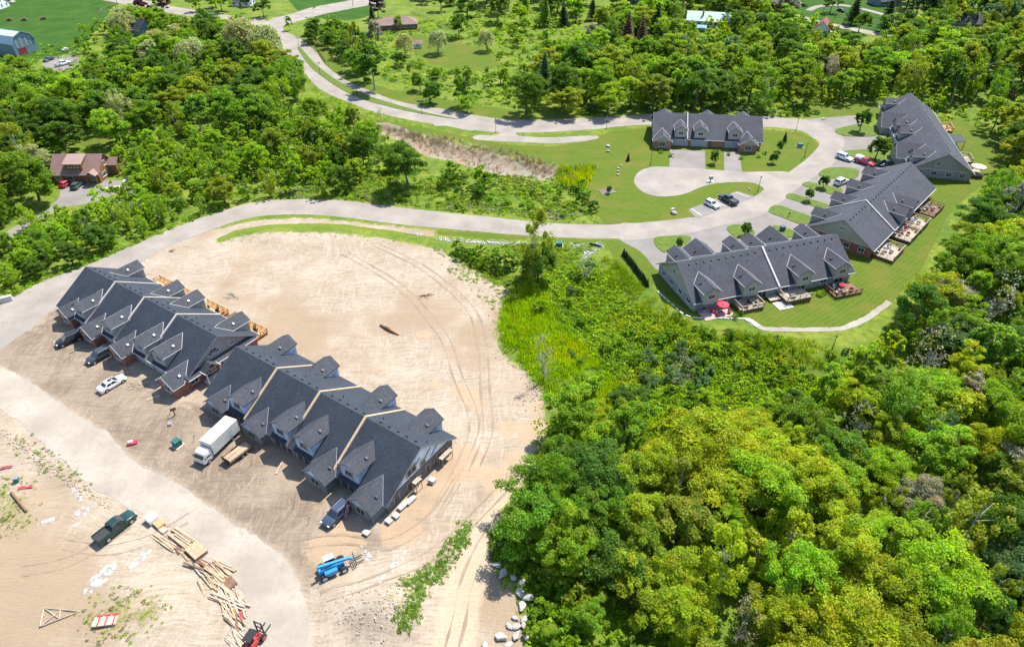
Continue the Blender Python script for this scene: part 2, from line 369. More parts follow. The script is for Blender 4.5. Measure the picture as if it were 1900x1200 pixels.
def G(px, py, up=0.0):
    """photo pixel -> point on the ground (plus up metres)"""
    z = 0.0
    for _ in range(5):
        x, y = WZ(px, py, z); z = HZ(x, y)
    x, y = WZ(px, py, z)
    return Vector((x, y, z+up))

# ------------------------------------------------------------------ ground sheet
def axis(lo, hi, step, far, g=1.16):
    a = list(np.arange(lo, hi+step, step)); s = step
    while a[-1] < far: s *= g; a.append(a[-1]+s)
    s = step; b = []; x = lo
    while x > -far: s *= g; x -= s; b.append(x)
    return np.array(b[::-1]+a)
gx = axis(-105, 140, .8, 4200); gy = axis(30, 215, .8, 4200)
GX, GY = np.meshgrid(gx, gy); gz = hgt(GX.ravel(), GY.ravel())
_hc['g'] = gz.reshape(GX.shape)
V = np.stack([GX.ravel(), GY.ravel(), gz], 1)
nx, ny = len(gx), len(gy)
ii = np.arange(nx*ny).reshape(ny, nx)
F = np.stack([ii[:-1,:-1].ravel(), ii[:-1,1:].ravel(), ii[1:,1:].ravel(), ii[1:,:-1].ravel()], 1)
def np_mesh(name, V, F, mat=None, smooth_=False, attrs=None, colors=None):
    me = bpy.data.meshes.new(name)
    n, m, k = len(V), len(F), F.shape[1]
    me.vertices.add(n); me.vertices.foreach_set('co', np.ascontiguousarray(V, np.float32).ravel())
    me.loops.add(m*k); me.loops.foreach_set('vertex_index', np.ascontiguousarray(F, np.int32).ravel())
    me.polygons.add(m); me.polygons.foreach_set('loop_start', np.arange(0, m*k, k, dtype=np.int32))
    if smooth_: me.polygons.foreach_set('use_smooth', np.ones(m, bool))
    for a, d in (attrs or {}).items():
        q = me.attributes.new(a, 'FLOAT', 'POINT'); q.data.foreach_set('value', np.ascontiguousarray(d, np.float32))
    for a, d in (colors or {}).items():
        q = me.attributes.new(a, 'FLOAT_COLOR', 'POINT'); q.data.foreach_set('color', np.ascontiguousarray(d, np.float32).ravel())
    if mat: me.materials.append(mat)
    me.update(calc_edges=True); return me
X_, Y_ = V[:,0], V[:,1]
a_site = sdf(SITE_W, X_, Y_)
a_lawn = np.max([sdf(p, X_, Y_) for p in LAWN_W], 0)
a_field = np.max([sdf(p, X_, Y_) for p in FIELD_W], 0)
a_wet = sdf(WET_W, X_, Y_)
a_val = sdf(VAL_W, X_, Y_)
a_yard = sdf(poly([(-150,655),(60,612),(110,570),(130,600),(300,740),(400,760),(640,975),(720,985),(830,840),(870,850),(760,1000),(640,1050),(560,1100),(520,1030),(400,950),(250,855),(128,760),(-150,620)]), X_, Y_)
VERGE = [(402,422),(480,409),(560,405),(640,411),(736,422),(806,430)]
a_strip = 1.3-np.minimum(sdf_line(poly([(412,444),(440,431),(500,422),(560,418),(640,421),(720,432),(806,445),(850,455)]), X_, Y_), 99)
a_weed = np.max([sdf(poly(p), X_, Y_) for p in (
    [(700,1115),(740,1085),(790,1050),(830,1000),(862,965),(885,960),(880,1000),(860,1040),(830,1080),(800,1130),(790,1170),(740,1180),(700,1150)],
    [(902,1000),(960,930),(990,900),(1080,900),(1080,1300),(965,1300),(955,1170),(950,1120),(935,1070),(905,1050)],
    [(-40,880),(30,880),(70,900),(80,960),(60,1000),(20,1010),(-40,1000)],
    [(150,1120),(230,1085),(330,1110),(300,1170),(190,1215),(140,1180)])], 0)
TRACK = [(985,885),(955,925),(915,975),(885,1030),(862,1085),(850,1140),(835,1210),(820,1300)]
a_track = 2.6-sdf_line(poly(TRACK), X_, Y_)
a_sroad = np.maximum(sdf(PW['site_road'], X_, Y_), sdf(PW['road_s'], X_, Y_)-1.2)
a_tan = np.max([r-np.hypot(X_-x, Y_-y) for (x, y), r in [(WZ(a, b), r) for a, b, r in ((985,800,2.6),(962,858,2.6),(935,905,2.4),(1000,755,1.8),(905,880,2.2),(875,735,2.2),(890,750,1.6),(850,720,1.5),(860,850,3.0),(835,880,3.0),(795,911,2.2),(803,716,1.3),(710,687,1.2),(790,620,1.3),(945,795,2),(780,930,3),(745,985,3),(640,1000,3),(600,1020,2.5))]], 0)
gm = NT('ground_mix'); P0 = gm.pos()
nA = gm.noise(P0, .12, 5, .6); nB = gm.noise(P0, .7, 5, .6); nC = gm.noise(P0, 3.2, 4, .65); nD = gm.noise(P0, .035, 3)
# rough meadow
mead = gm.mix(gm.rng(nA, .38, .62), (.075,.130,.014), (.155,.185,.024))
mead = gm.mix(gm.rng(nB, .45, .7), mead, (.050,.095,.012))
mead = gm.mix(gm.rng(nC, .5, .8, 0, .6), mead, (.20,.20,.05))
lawn = gm.mix(gm.rng(nB, .35, .65), (0.058,0.099,0.008), (0.081,0.125,0.013))
wv = gm.n('TexWave', wave_type='BANDS', bands_direction='X'); gm.l(gm.mapv(P0, (1,1,1), (0,0,.9)), wv.inputs['Vector']); wv.inputs['Scale'].default_value = .32; wv.inputs['Distortion'].default_value = 2.5; wv.inputs['Detail'].default_value = 1
lawn = gm.mix(gm.rng(wv.outputs['Fac'], .3, .7, 0, .6), lawn, (0.110,0.132,0.018))
lawn = gm.mix(gm.rng(nA, .47, .66, 0, .85), lawn, (0.130,0.122,0.023))
lawn = gm.mix(gm.rng(nC, .3, .7, 0, .4), lawn, (0.042,0.076,0.007))
field = gm.mix(gm.rng(nA, .35, .65), (0.019,0.067,0.006), (0.045,0.092,0.009))
field = gm.mix(gm.rng(nB, .4, .7, 0, .5), field, (0.016,0.049,0.006))
wet = gm.mix(gm.rng(nB, .35, .65), (0.161,0.103,0.070), (0.241,0.186,0.138))
wet = gm.mix(gm.rng(nA, .48, .6, 0, .8), wet, (0.209,0.206,0.163))
wet = gm.mix(gm.rng(nC, .55, .75, 0, .7), wet, (0.322,0.261,0.187))
# building sand: pale, with rake-like machine tracks and browner damp stains
warp = gm.n('TexNoise'); gm.l(P0, warp.inputs['Vector']); warp.inputs['Scale'].default_value = .045; warp.inputs['Detail'].default_value = 2
wsc = gm.n('VectorMath', operation='SCALE'); gm.l(warp.outputs['Color'], wsc.inputs[0]); wsc.inputs['Scale'].default_value = 9.0
wad = gm.n('VectorMath', operation='ADD'); gm.l(P0, wad.inputs[0]); gm.l(wsc.outputs[0], wad.inputs[1]); PW_ = wad.outputs[0]
tr1 = gm.noise(gm.mapv(PW_, (.16,1.7,1), (0,0,.55)), 1.7, 4, .75, .6); tr2 = gm.noise(gm.mapv(PW_, (1.5,.14,1), (0,0,.3)), 1.6, 4, .75, .6); tr3 = gm.noise(gm.mapv(PW_, (.5,5.0,1), (0,0,1.2)), 1.4, 3, .7, .4)
sand = gm.mix(gm.rng(nA, .35, .65), (0.274,0.217,0.159), (0.342,0.288,0.225))
sand = gm.mix(gm.rng(tr1, .46, .68, 0, .7), sand, (0.171,0.119,0.076))
sand = gm.mix(gm.rng(tr2, .50, .68, 0, .65), sand, (0.390,0.333,0.266))
sand = gm.mix(gm.rng(tr3, .54, .68, 0, .45), sand, (0.158,0.109,0.072))
sand = gm.mix(gm.rng(nD, .48, .58, 0, .85), sand, (0.244,0.178,0.118))
sand = gm.mix(gm.rng(nC, .58, .8, 0, .4), sand, (0.150,0.106,0.068))
yard = gm.mix(gm.rng(nB, .35, .65), (0.198,0.147,0.102), (0.145,0.112,0.086))
yard = gm.mix(gm.rng(nA, .45, .6, 0, .8), yard, (0.244,0.193,0.141))
yard = gm.mix(gm.rng(tr2, .5, .66, 0, .75), yard, (0.267,0.215,0.168))
yard = gm.mix(gm.rng(tr1, .5, .66, 0, .6), yard, (0.104,0.080,0.063))
def mask(att, w=.25, namp=1.6, off=0.0, nz=None):
    n = gm.math('MULTIPLY_ADD', nz or nB, namp*2, -namp+off)
    return gm.rng(gm.math('ADD', gm.attr(att), n), -w, w, 0, 1, True)
sand = gm.mix(mask('yard', 1.5, 3.0), sand, yard)
sand = gm.mix(gm.math('MULTIPLY', mask('tan', .5, 2.6), .7), sand, (.33,.235,.15))
sand = gm.mix(gm.math('MULTIPLY', mask('weed', 1.0, 6.0, -2.4), .8), sand, gm.mix(gm.rng(nC, .4, .62), (.10,.125,.02), (.28,.22,.13)))
sand = gm.mix(gm.math('MULTIPLY', mask('track', .5, .8), .75), sand, gm.mix(gm.rng(nC, .3, .7), (.42,.33,.235), (.33,.25,.175)))
sand = gm.mix(mask('strip', .2, .5), sand, gm.mix(gm.rng(nC, .4, .7), (.085,.14,.014), (.16,.17,.03)))
base = gm.mix(mask('val', .6, 1.5), mead, gm.mix(gm.rng(nA, .35, .65), (.060,.115,.012), (.13,.165,.022)))
base = gm.mix(mask('field', .5, 1.0), base, field)
base = gm.mix(mask('lawn', .12, .25), base, lawn)
base = gm.mix(mask('wet', .3, 1.2), base, wet)
sand = gm.mix(gm.math('MULTIPLY', mask('sroad', .9, 1.6, .1), .65), sand, gm.mix(gm.rng(nA, .35, .65), (0.291,0.249,0.202), (0.330,0.287,0.238)))
# the sand thins out over the meadow: spotted margin
edge = gm.math('ADD', gm.math('MULTIPLY_ADD', nB, 5.0, -2.5), gm.math('MULTIPLY_ADD', nC, 4.0, -2.0))
ms = gm.rng(gm.math('ADD', gm.attr('site'), edge), -.25, .35, 0, 1, True)
gm.color(gm.mix(ms, base, sand)); gm.rough(.95); gm.b.inputs['Specular IOR Level'].default_value = .1
hh = gm.math('ADD', gm.math('MULTIPLY', nC, .5), gm.math('MULTIPLY', tr1, .9))
gm.bump(gm.math('ADD', hh, gm.math('MULTIPLY', gm.noise(P0, 9.0, 3), .25)), .55, .22)
ground = link('ground', np_mesh('ground', V, F, gm.m, True, dict(site=a_site, lawn=a_lawn, field=a_field, wet=a_wet, val=a_val, yard=a_yard, strip=a_strip, weed=a_weed, track=a_track, tan=a_tan, sroad=a_sroad)))
tag(ground, 'rough meadow, lawns and pale building sand', kind='structure')

# ------------------------------------------------------------------ paved sheets
def pavemat(name, c1, c2, c3, streak=.5, rot=0.0):
    t = NT(name); p = t.pos()
    n1 = t.noise(p, .16, 4); n2 = t.noise(p, 1.3, 5, .65); n3 = t.noise(p, 14, 3, .7)
    c = t.mix(t.rng(n1, .35, .65), tuple(x*.9 for x in c1), tuple(x*1.06 for x in c2)); c = t.mix(t.rng(n2, .5, .75, 0, streak), c, c3); c = t.mix(t.rng(t.noise(p, .45, 5, .7, 1.5), .55, .75, 0, .55), c, tuple(x*.72 for x in c1)); c = t.mix(t.rng(n3, .3, .75, 0, .28), c, tuple(x*.55 for x in c1))
    t.color(c); t.rough(.9); t.b.inputs['Specular IOR Level'].default_value = .15; t.bump(n3, .2, .02)
    MATS[name] = t.m; return t.m
ASPHALT = pavemat('road_gravel', (0.230,0.202,0.179), (0.263,0.232,0.204), (0.281,0.246,0.210))
SITEROAD = pavemat('road_site', (0.284,0.246,0.201), (0.323,0.284,0.236), (0.241,0.198,0.152), .65)
DRIVE = pavemat('drive', (0.180,0.164,0.151), (0.201,0.183,0.168), (0.212,0.188,0.169))
LAWNMAT = NT('lawn_sheet'); _p = LAWNMAT.pos()
LAWNMAT.color(LAWNMAT.mix(LAWNMAT.rng(LAWNMAT.noise(_p, .8, 4), .35, .65), (0.053,0.097,0.008), (0.092,0.127,0.013))); LAWNMAT.rough(.95); LAWNMAT.bump(LAWNMAT.noise(_p, 8, 3), .5, .1); LAWNMAT = LAWNMAT.m
LINE = plain('line_paint', (.62,.60,.52), .7, .2, 3)
def sheet(name, pts, m, z, step=.9, jit=0.0, thick=.2, seed=1, label=None, parent=None, sm=True):
    Q = catmull(pts, step, True, jit, seed) if sm else np.array(pts)
    a = 0.5*np.sum(Q[:,0]*np.roll(Q[:,1],-1)-np.roll(Q[:,0],-1)*Q[:,1])
    if a < 0: Q = Q[::-1]
    mb = MB(); mb.prism([(x, y, z) for x, y in Q], (0,0,-thick))
    o = mb.build(name, m, parent); tag(o, label, kind=None if parent else 'structure'); return o
sheet('road', PW['road_s'], ASPHALT, .030, 1.0, .10, label='pale grey road curving along the north of the building site')
sheet('road', PW['loop'], ASPHALT, .034, 1.0, .05, label='pale grey loop road around the finished townhouses')
sheet('road', PW['nw'], ASPHALT, .038, 1.2, .08, label='pale divided road climbing to the junction')
sheet('road', PW['top'], ASPHALT, .030, 2.0, .1, label='through road at the top of the view')
sheet('road', PW['site_road'], SITEROAD, .032, 1.0, .28, label='dusty unpaved road in front of the new townhouses')
sheet('cul_de_sac', PW['cul'], ASPHALT, .026, 1.0, .04, label='round turning head in front of the brick row')
sheet('parking_bay', PW['park'], DRIVE, .042, 1, 0, sm=False, label='small parking bay with painted stalls')
sheet('lay_by', PW['stub'], ASPHALT, .024, 1.0, .12, label='gravel lay-by under the main road')
for k, l in (('d1','driveway north of the slate roofed row'),('d2','driveway of the slate roofed row'),('d3','shared driveways of the brick row with decks'),('d4','driveways of the pale stone row'),('d5','double driveway of the brick row'),('d6','single driveway of the brick row'),('d7','gravel yard by the red roofed house'),('d8','parking place by the barn')):
    sheet('driveway', PW[k], DRIVE, .020+.0007*int(k[1]), 1.0, .02 if k not in ('d7','d8') else .2, label=l, sm=k not in ('d5','d6'))
sheet('median_strip', poly(MEDIAN), LAWNMAT, .14, .8, .05, .2, label='narrow grass median of the divided road')
for i, p in enumerate(ISLANDS): sheet('lawn_island', poly(p), LAWNMAT, .13, .7, .02, .2, 5+i, label='small lawn between two driveways')
for t in (0.06, .28, .5, .73, .96):
    a = np.array(WZ(1277,389))*(1-t)+np.array(WZ(1368,356))*t; b = np.array(WZ(1296,403))*(1-t)+np.array(WZ(1396,365))*t
    c = (a+b)/2; d = b-a
    MB().box((c[0],c[1],.046),(np.hypot(*d)*.92,.13,.006), math.atan2(d[1],d[0])).build('painted_line', LINE)['kind'] = 'structure'
def ribbon(name, L, w, m, z, label, jit=.1, seed=3, closed=False):
    Q = catmull(poly(L), .8, False, 0, seed); r = random.Random(seed); mb = MB(); n = len(Q); vs = []
    for i in range(n):
        d = Q[min(i+1,n-1)]-Q[max(i-1,0)]; d = d/np.hypot(*d); nn = np.array([-d[1], d[0]])
        for s in (-1, 1):
            q = Q[i]+nn*s*(w/2+r.uniform(-jit,jit)); vs.append((q[0], q[1], HZ(*q)+z))
    for i in range(n-1): mb.quad(vs[2*i], vs[2*i+1], vs[2*i+3], vs[2*i+2])
    o = mb.build(name, m); tag(o, label, kind='structure'); return o
GRAVEL = pavemat('gravel_path', (0.254,0.230,0.193), (0.296,0.269,0.228), (0.212,0.188,0.151))
ribbon('path', [(1385,592),(1408,607),(1431,611),(1490,612),(1547,611),(1570,608),(1605,592),(1635,571),(1650,560)], 1.3, GRAVEL, .06, 'curving gravel path at the edge of the back lawn', .12)
ribbon('road', [(1470,28),(1520,42),(1580,54),(1640,66),(1700,80)], 6.0, ASPHALT, .05, 'country road between trees at the upper right')
ribbon('road', [(1500,20),(1520,12),(1560,10),(1620,22),(1680,42)], 3.5, ASPHALT, .06, 'curving house drive at the upper right')
ribbon('footpath', [(1536,58),(1560,62),(1580,67)], 1.2, CONCRETE, .06, 'pale concrete path by the white cottage')

# paired wheel ruts pressed into the sand
RUT = pavemat('rut', (0.230,0.174,0.125), (0.263,0.202,0.146), (0.202,0.151,0.110))
for i, L in enumerate(([(700,455),(790,500),(870,570),(895,640),(900,720),(905,800),(880,870)],[(640,470),(740,530),(820,620),(850,700),(880,780),(860,850),(800,960)],[(985,860),(940,900),(880,960),(800,1030),(700,1080),(600,1110)],[(560,1010),(640,1000),(720,1010),(800,960),(850,890)],[(420,940),(445,905),(470,875)],[(300,880),(330,850),(352,830)],[(210,760),(245,735),(270,715)],[(120,1010),(200,1020),(280,1000),(350,960)],[(40,1060),(110,1050),(170,1020),(240,970)],[(960,930),(912,985),(882,1040),(862,1095),(852,1150),(836,1210)])):
    Q = poly(L); d = Q[-1]-Q[0]; nn = np.array([-d[1],d[0]])/np.hypot(*d)
    for k in (-.85,.85):
        P2 = catmull(Q+nn*k, 1.0, False); mb = MB(); r = random.Random(i); pr = None
        for j in range(len(P2)):
            e = P2[min(j+1,len(P2)-1)]-P2[max(j-1,0)]; e = e/np.hypot(*e); q = np.array([-e[1],e[0]])*(.16+.07*math.sin(j*.9+i)+r.uniform(-.05,.05))*(0.2+.8*(math.sin(j*.37+i*2+k) > -.35))
            cur = [(*(P2[j]+q),HZ(*(P2[j]+q))+.035),(*(P2[j]-q),HZ(*(P2[j]-q))+.035)]
            if pr: mb.quad(pr[0],cur[0],cur[1],pr[1])
            pr = cur
        tag(mb.build('wheel_rut', RUT), 'shallow wheel rut in the sand', kind='structure')
# ------------------------------------------------------------------ townhouse rows
RZ, RS, RT = 7.4, .62, .18         # ridge height, roof slope, roof thickness
_win = {}
def window_meshes(w, h, kind='rect', frame=TRIM):
    k = (round(w,2), round(h,2), kind, frame.name)
    if k in _win: return _win[k]
    f = MB(); t = .09
    if kind == 'rect':
        for (x, z, a, b) in ((0, h/2, w+2*t, t), (0, -h/2, w+2*t, t), (-w/2, 0, t, h-t), (w/2, 0, t, h-t), (0, 0, t*.7, h-t)): f.box((x, -.03, z), (a, .07, b))
        f.box((0, -.06, -h/2-.07), (w+.3, .14, .06))
        p = MB().box((0, -.008, 0), (w-t, .03, h-t))
    else:                            # half-round head
        n = 12; pts = [(w/2*math.cos(math.pi*i/n), -.01, w/2*math.sin(math.pi*i/n)) for i in range(n+1)]
        p = MB().prism(pts, (0,.03,0))
        for i in range(n): f.tube((pts[i][0],-.03,pts[i][2]), (pts[i+1][0],-.03,pts[i+1][2]), .06, k=6)
        f.box((0,-.03,0), (w,.08,.1))
        for a in (.25,.5,.75): f.tube((0,-.03,0), (w/2*math.cos(math.pi*a),-.03,w/2*math.sin(math.pi*a)), .035, k=5)
    _win[k] = (f.mesh('frame', frame), p.mesh('pane', GLASS)); return _win[k]
def window(parent, loc, w, h, rz=0.0, kind='rect', frame=TRIM, name='window'):
    f, p = window_meshes(w, h, kind, frame)
    o = link(name, f, parent, loc, rz); link('pane', p, o); return o
def slab(mb, pts, t=RT): mb.prism(pts, (0,0,-t))
def roofz(y): return RZ-RS*abs(y)
def cross_gable(mb, cx, hw, zr, ze, yf, side):
    """two slopes of a gable whose ridge runs at right angles into the main roof; side -1 front, +1 rear"""
    yb = (RZ-zr)/RS*side; ye = min((RZ-ze)/RS, abs(yf))*side
    for s in (-1, 1):
        P = [(cx, yb, zr), (cx, yf, zr), (cx+s*hw, yf, ze), (cx+s*hw, ye, ze)]
        slab(mb, P if s*side < 0 else P[::-1], .14)
    return yb, ye
def rake_strip(mb, a, b, w=.06, h=.03): 
    a, b = Vector(a), Vector(b); d = (b-a).normalized(); s = d.cross(Vector((0,0,1))).normalized()*w/2; u = Vector((0,0,h))
    mb.quad(a-s+u, a+s+u, b+s+u, b-s+u); mb.quad(a-s, a-s+u, b-s+u, b-s); mb.quad(a+s+u, a+s, b+s, b+s+u)
def townhouse(key, label, wallm, gablem, dormm, roofm, roof2, D, W, Rr, caps, capm, ventm, gutter=True, wing=(2.6,4.25,2.25), wyf=None, trim=TRIM, garage=GARAGE, dyf=-7.9, ryf=8.6, dz=(6.2,4.9), rz_=(5.9,4.6), winf=TRIM, end=None, raw=False):
    (ox, oy), ang, L = ROWS[key]
    r = empty('townhouse_row', (ox, oy, 0), R(ang), label, 'townhouse')
    MB().box((L/2, 0, 1.24), (L-.3, 15.2, 2.48)).build('wall', wallm, r)
    # upper gable ends (run through under the roof)
    MB().prism([(.19,-7.5,2.49),(.19,7.5,2.49),(.19,0,7.12)], (L-.38,0,0)).build('gable_wall', gablem, r)
    MB().box((L/2,0,2.52),(L-.24,15.28,.12)).build('band_course', trim, r)
    for s in (-1, 1):
        m = MB(); P = [(-.4, 0, RZ), (L+.4, 0, RZ), (L+.4, 8.15*s, roofz(8.15)), (-.4, 8.15*s, roofz(8.15))]
        slab(m, P if s > 0 else P[::-1]); o = m.build('roof', roofm, r)
        g = MB().box((L/2, 8.2*s, roofz(8.15)-.11), (L+.7, .12, .13)); g.build('gutter', trim, o)
    for x in (-.42, L+.42):
        MB().prism([(x-.02,-8.15,roofz(8.15)-.02),(x-.02,0,RZ-.02),(x-.02,8.15,roofz(8.15)-.02),(x-.02,8.15,roofz(8.15)-.22),(x-.02,0,RZ-.24),(x-.02,-8.15,roofz(8.15)-.22)], (.04,0,0)).build('bargeboard', BARGE, r)
    vent = MB().box((0,0,.09),(.36,.30,.16)).mesh('roof_vent', BLACK if not ventm else BLACK)
    wv = MB().box((0,0,.12),(.42,.36,.22)).mesh('roof_vent', ventm or TRIM_DARK)
    pipe = MB().tube((0,0,0),(0,0,.5),.06,k=6).mesh('vent_pipe', BLACK)
    x = 1.4; i = 0
    while x < L-1:
        if all(abs(x-c) > .6 for c in caps): link('roof_vent', vent, r, (x, .75, roofz(.75)), 0).rotation_euler = (-.5,0,0)
        if i % 5 == 2: link('vent_pipe', pipe, r, (x+.9, 2.2, roofz(2.2)-.05))
        x += 1.75; i += 1
    for c in caps:
        m = MB()
        for s in (-1, 1):
            q = [(c-.2, 0, RZ+.26),(c+.2, 0, RZ+.26),(c+.2, 8.25*s, roofz(8.25)+.26),(c-.2, 8.25*s, roofz(8.25)+.26)]
            m.prism(q if s > 0 else q[::-1], (0,0,-.5))
        o = m.build('party_wall', capm, r)
        m = MB()
        for s in (-1, 1): 
            q = [(c-.07, 0, RZ+.30),(c+.07, 0, RZ+.30),(c+.07, 8.25*s, roofz(8.25)+.30),(c-.07, 8.25*s, roofz(8.25)+.30)]
            m.prism(q if s > 0 else q[::-1], (0,0,-.06))
        m.build('coping', capm if raw else TRIM, o)
    def dormer(cx, hw, zr, ze, yf, side, k):
        wy = yf-side*.32; w = hw-.28
        zb = roofz(wy)-.35; za = zr-.18; zs = ze-.02
        pr = [(cx-w, wy, zb), (cx+w, wy, zb), (cx+w, wy, zs), (cx, wy, za), (cx-w, wy, zs)]
        d = MB().prism(pr if side < 0 else pr[::-1], (0, -side*(abs(wy)-1.9), 0)).build('dormer', dormm, r)
        m = MB(); yb, ye = cross_gable(m, cx, hw, zr, ze, yf, side); m.build('dormer_roof', roof2, d)
        g = MB()
        for s in (-1, 1):
            if gutter: g.box((cx+s*(hw+.03), (yf+ye)/2, ze-.06), (.065, abs(yf-ye), .08))
            rake_strip(g, (cx, yb, zr+.01), (cx+s*hw, ye, ze+.01))
        if gutter: g.build('flashing', TRIM, d)
        if side < 0 or True:
            o = window(d, (cx, wy+side*.01, (zb+zs)/2+.35), 1.5, 1.0, 0 if side < 0 else math.pi, frame=winf)
        link('roof_vent', wv, d, (cx+.55*hw, (yf+yb)/2, zr-.55*(zr-ze)+.02)).rotation_euler = (0, .5, 0)
        return d
    for i, cx in enumerate(D): dormer(cx, 2.05, dz[0], dz[1], dyf, -1, i)
    for i, cx in enumerate(Rr): dormer(cx, 2.05, rz_[0], rz_[1], ryf, 1, i)
    wyf = wyf or [-10.5]*len(W)
    for cx, yf in zip(W, wyf):
        hw, zr, ze = wing; w = hw-.3; wy = yf+.35
        d = MB().prism([(cx-w, wy, 0),(cx+w, wy, 0),(cx+w, wy, ze-.05),(cx, wy, zr-.2),(cx-w, wy, ze-.05)], (0, abs(wy)-7.0, 0)).build('porch_wing', wallm, r)
        m = MB(); yb, ye = cross_gable(m, cx, hw, zr, ze, yf, -1); m.build('wing_roof', roof2, d)
        g = MB()
        for s in (-1, 1):
            if gutter: g.box((cx+s*(hw+.03), (yf+ye)/2, ze-.07), (.065, abs(yf-ye)+.01, .09))
            rake_strip(g, (cx, yb, zr+.01), (cx+s*hw, ye, ze+.01))
            if gutter: g.prism([(cx, yf-.02, zr-.02),(cx+s*hw, yf-.02, ze-.02),(cx+s*hw, yf-.02, ze-.2),(cx, yf-.02, zr-.2)], (0,-.04,0))
        g.build('flashing', TRIM if gutter else METAL, d)
        MB().prism([(cx-w+.05, wy-.015, ze+.03),(cx+w-.05, wy-.015, ze+.03),(cx, wy-.015, zr-.26)], (0,-.04,0)).build('wing_gable', gablem if not raw else WRAP_BLUE, d)
        window(d, (cx, wy-.01, 1.35), 1.7, 1.3, 0, frame=winf)
        link('roof_vent', wv, d, (cx+.5*hw, (yf+yb)/2-.3, zr-.5*(zr-ze)+.02)).rotation_euler = (0, .6, 0)
    for cx in D:
        if raw:
            MB().box((cx, -7.63, 1.1), (4.3, .06, 2.2)).build('garage_opening', TRIM_DARK, r)
            m = MB()
            for xx in (-2.2, -.7, .7, 2.2): m.box((cx+xx, -7.68, 1.15), (.16, .12, 2.3))
            m.box((cx, -7.68, 2.3), (4.6, .12, .2)); m.build('framing', TIMBER_PALE, r)
        else:
            o = MB().box((cx, -7.64, 1.08), (4.4, .08, 2.12)).build('garage_door', garage, r)
            m = MB()
            for xx in (-2.28, 2.28): m.box((cx+xx, -7.66, 1.1), (.14, .12, 2.2))
            m.box((cx, -7.66, 2.2), (4.7, .12, .14)); m.build('door_frame', trim, o)
    bounds = [0]+list(caps)+[L]
    for i in range(len(bounds)-1):
        c = [x for x in D if bounds[i] <= x <= bounds[i+1]]; x = (bounds[i]+bounds[i+1])/2
        if c: x = c[0]+3.2*(1 if x > c[0] else -1)
        o = MB().box((x, -7.63, 1.03), (.95, .08, 2.05)).build('front_door', TIMBER_DARK if not raw else TIMBER_PALE, r)
        MB().tube((x+.36,-7.72,1.0),(x+.36,-7.72,1.12),.03,k=6).build('handle', METAL, o)
    # garden side: patio doors and windows
    n = max(3, round(L/10.2))
    for i in range(n):
        x0 = L*(i+.5)/n
        o = window(r, (x0-1.8, 7.62, 1.06), 2.2, 1.95, math.pi, name='patio_door', frame=winf)
        window(r, (x0+2.2, 7.62, 1.45), 1.5, 1.2, math.pi, frame=winf)
    if end: end(r, L)
    return r
def end_A(r, L):
    e = math.pi/2
    window(r, (L-.18, -1.2, 3.9), 2.5, 1.6, e, 'arch'); 
    window(r, (L-.18, 2.6, 4.0), .9, .7, e)
    for y in (-6.2, -2.6, 1.4, 5.2): window(r, (L-.14, y, 1.35), 1.5, 1.2, e)
    m = MB(); m.prism([(L-.2,-7.6,3.15),(L+.85,-7.6,2.5),(L+.85,7.0,2.5),(L-.2,7.0,3.15)], (0,0,-.13)); o = m.build('pent_roof', ROOF_DARK2, r)
    MB().box((L+.9,-.3,2.42),(.1,14.7,.14)).build('gutter', TRIM, o)
    p = MB(); 
    for s in (-1,1): p.prism([(L+.1,-3.4,4.0),(L+2.0,-3.4,4.0),(L+2.0,-3.4+s*1.6,2.75),(L+.1,-3.4+s*1.6,2.75)], (0,0,-.12))
    o = p.build('porch_roof', ROOF_DARK2, r)
    g = MB()
    for s in (-1,1): g.box((L+1.05,-3.4+s*1.66,2.68),(1.95,.1,.12)); g.box((L+1.9,-3.4+s*1.4,1.3),(.18,.18,2.6))
    g.build('porch_post', TRIM, o)
    MB().box((L+1.0,-3.4,.12),(1.9,2.8,.24)).build('step', CONCRETE, r)
    MB().box((L-.12,-3.4,1.05),(.08,1.0,2.05)).build('side_door', TRIM_DARK, r)
    MB().box((L-.1,.0,1.5),(.14,.4,.5)).build('meter_box', METAL, r)
    MB().box((L-.1,-.7,1.4),(.14,.3,.4)).build('meter_box', TRIM, r)
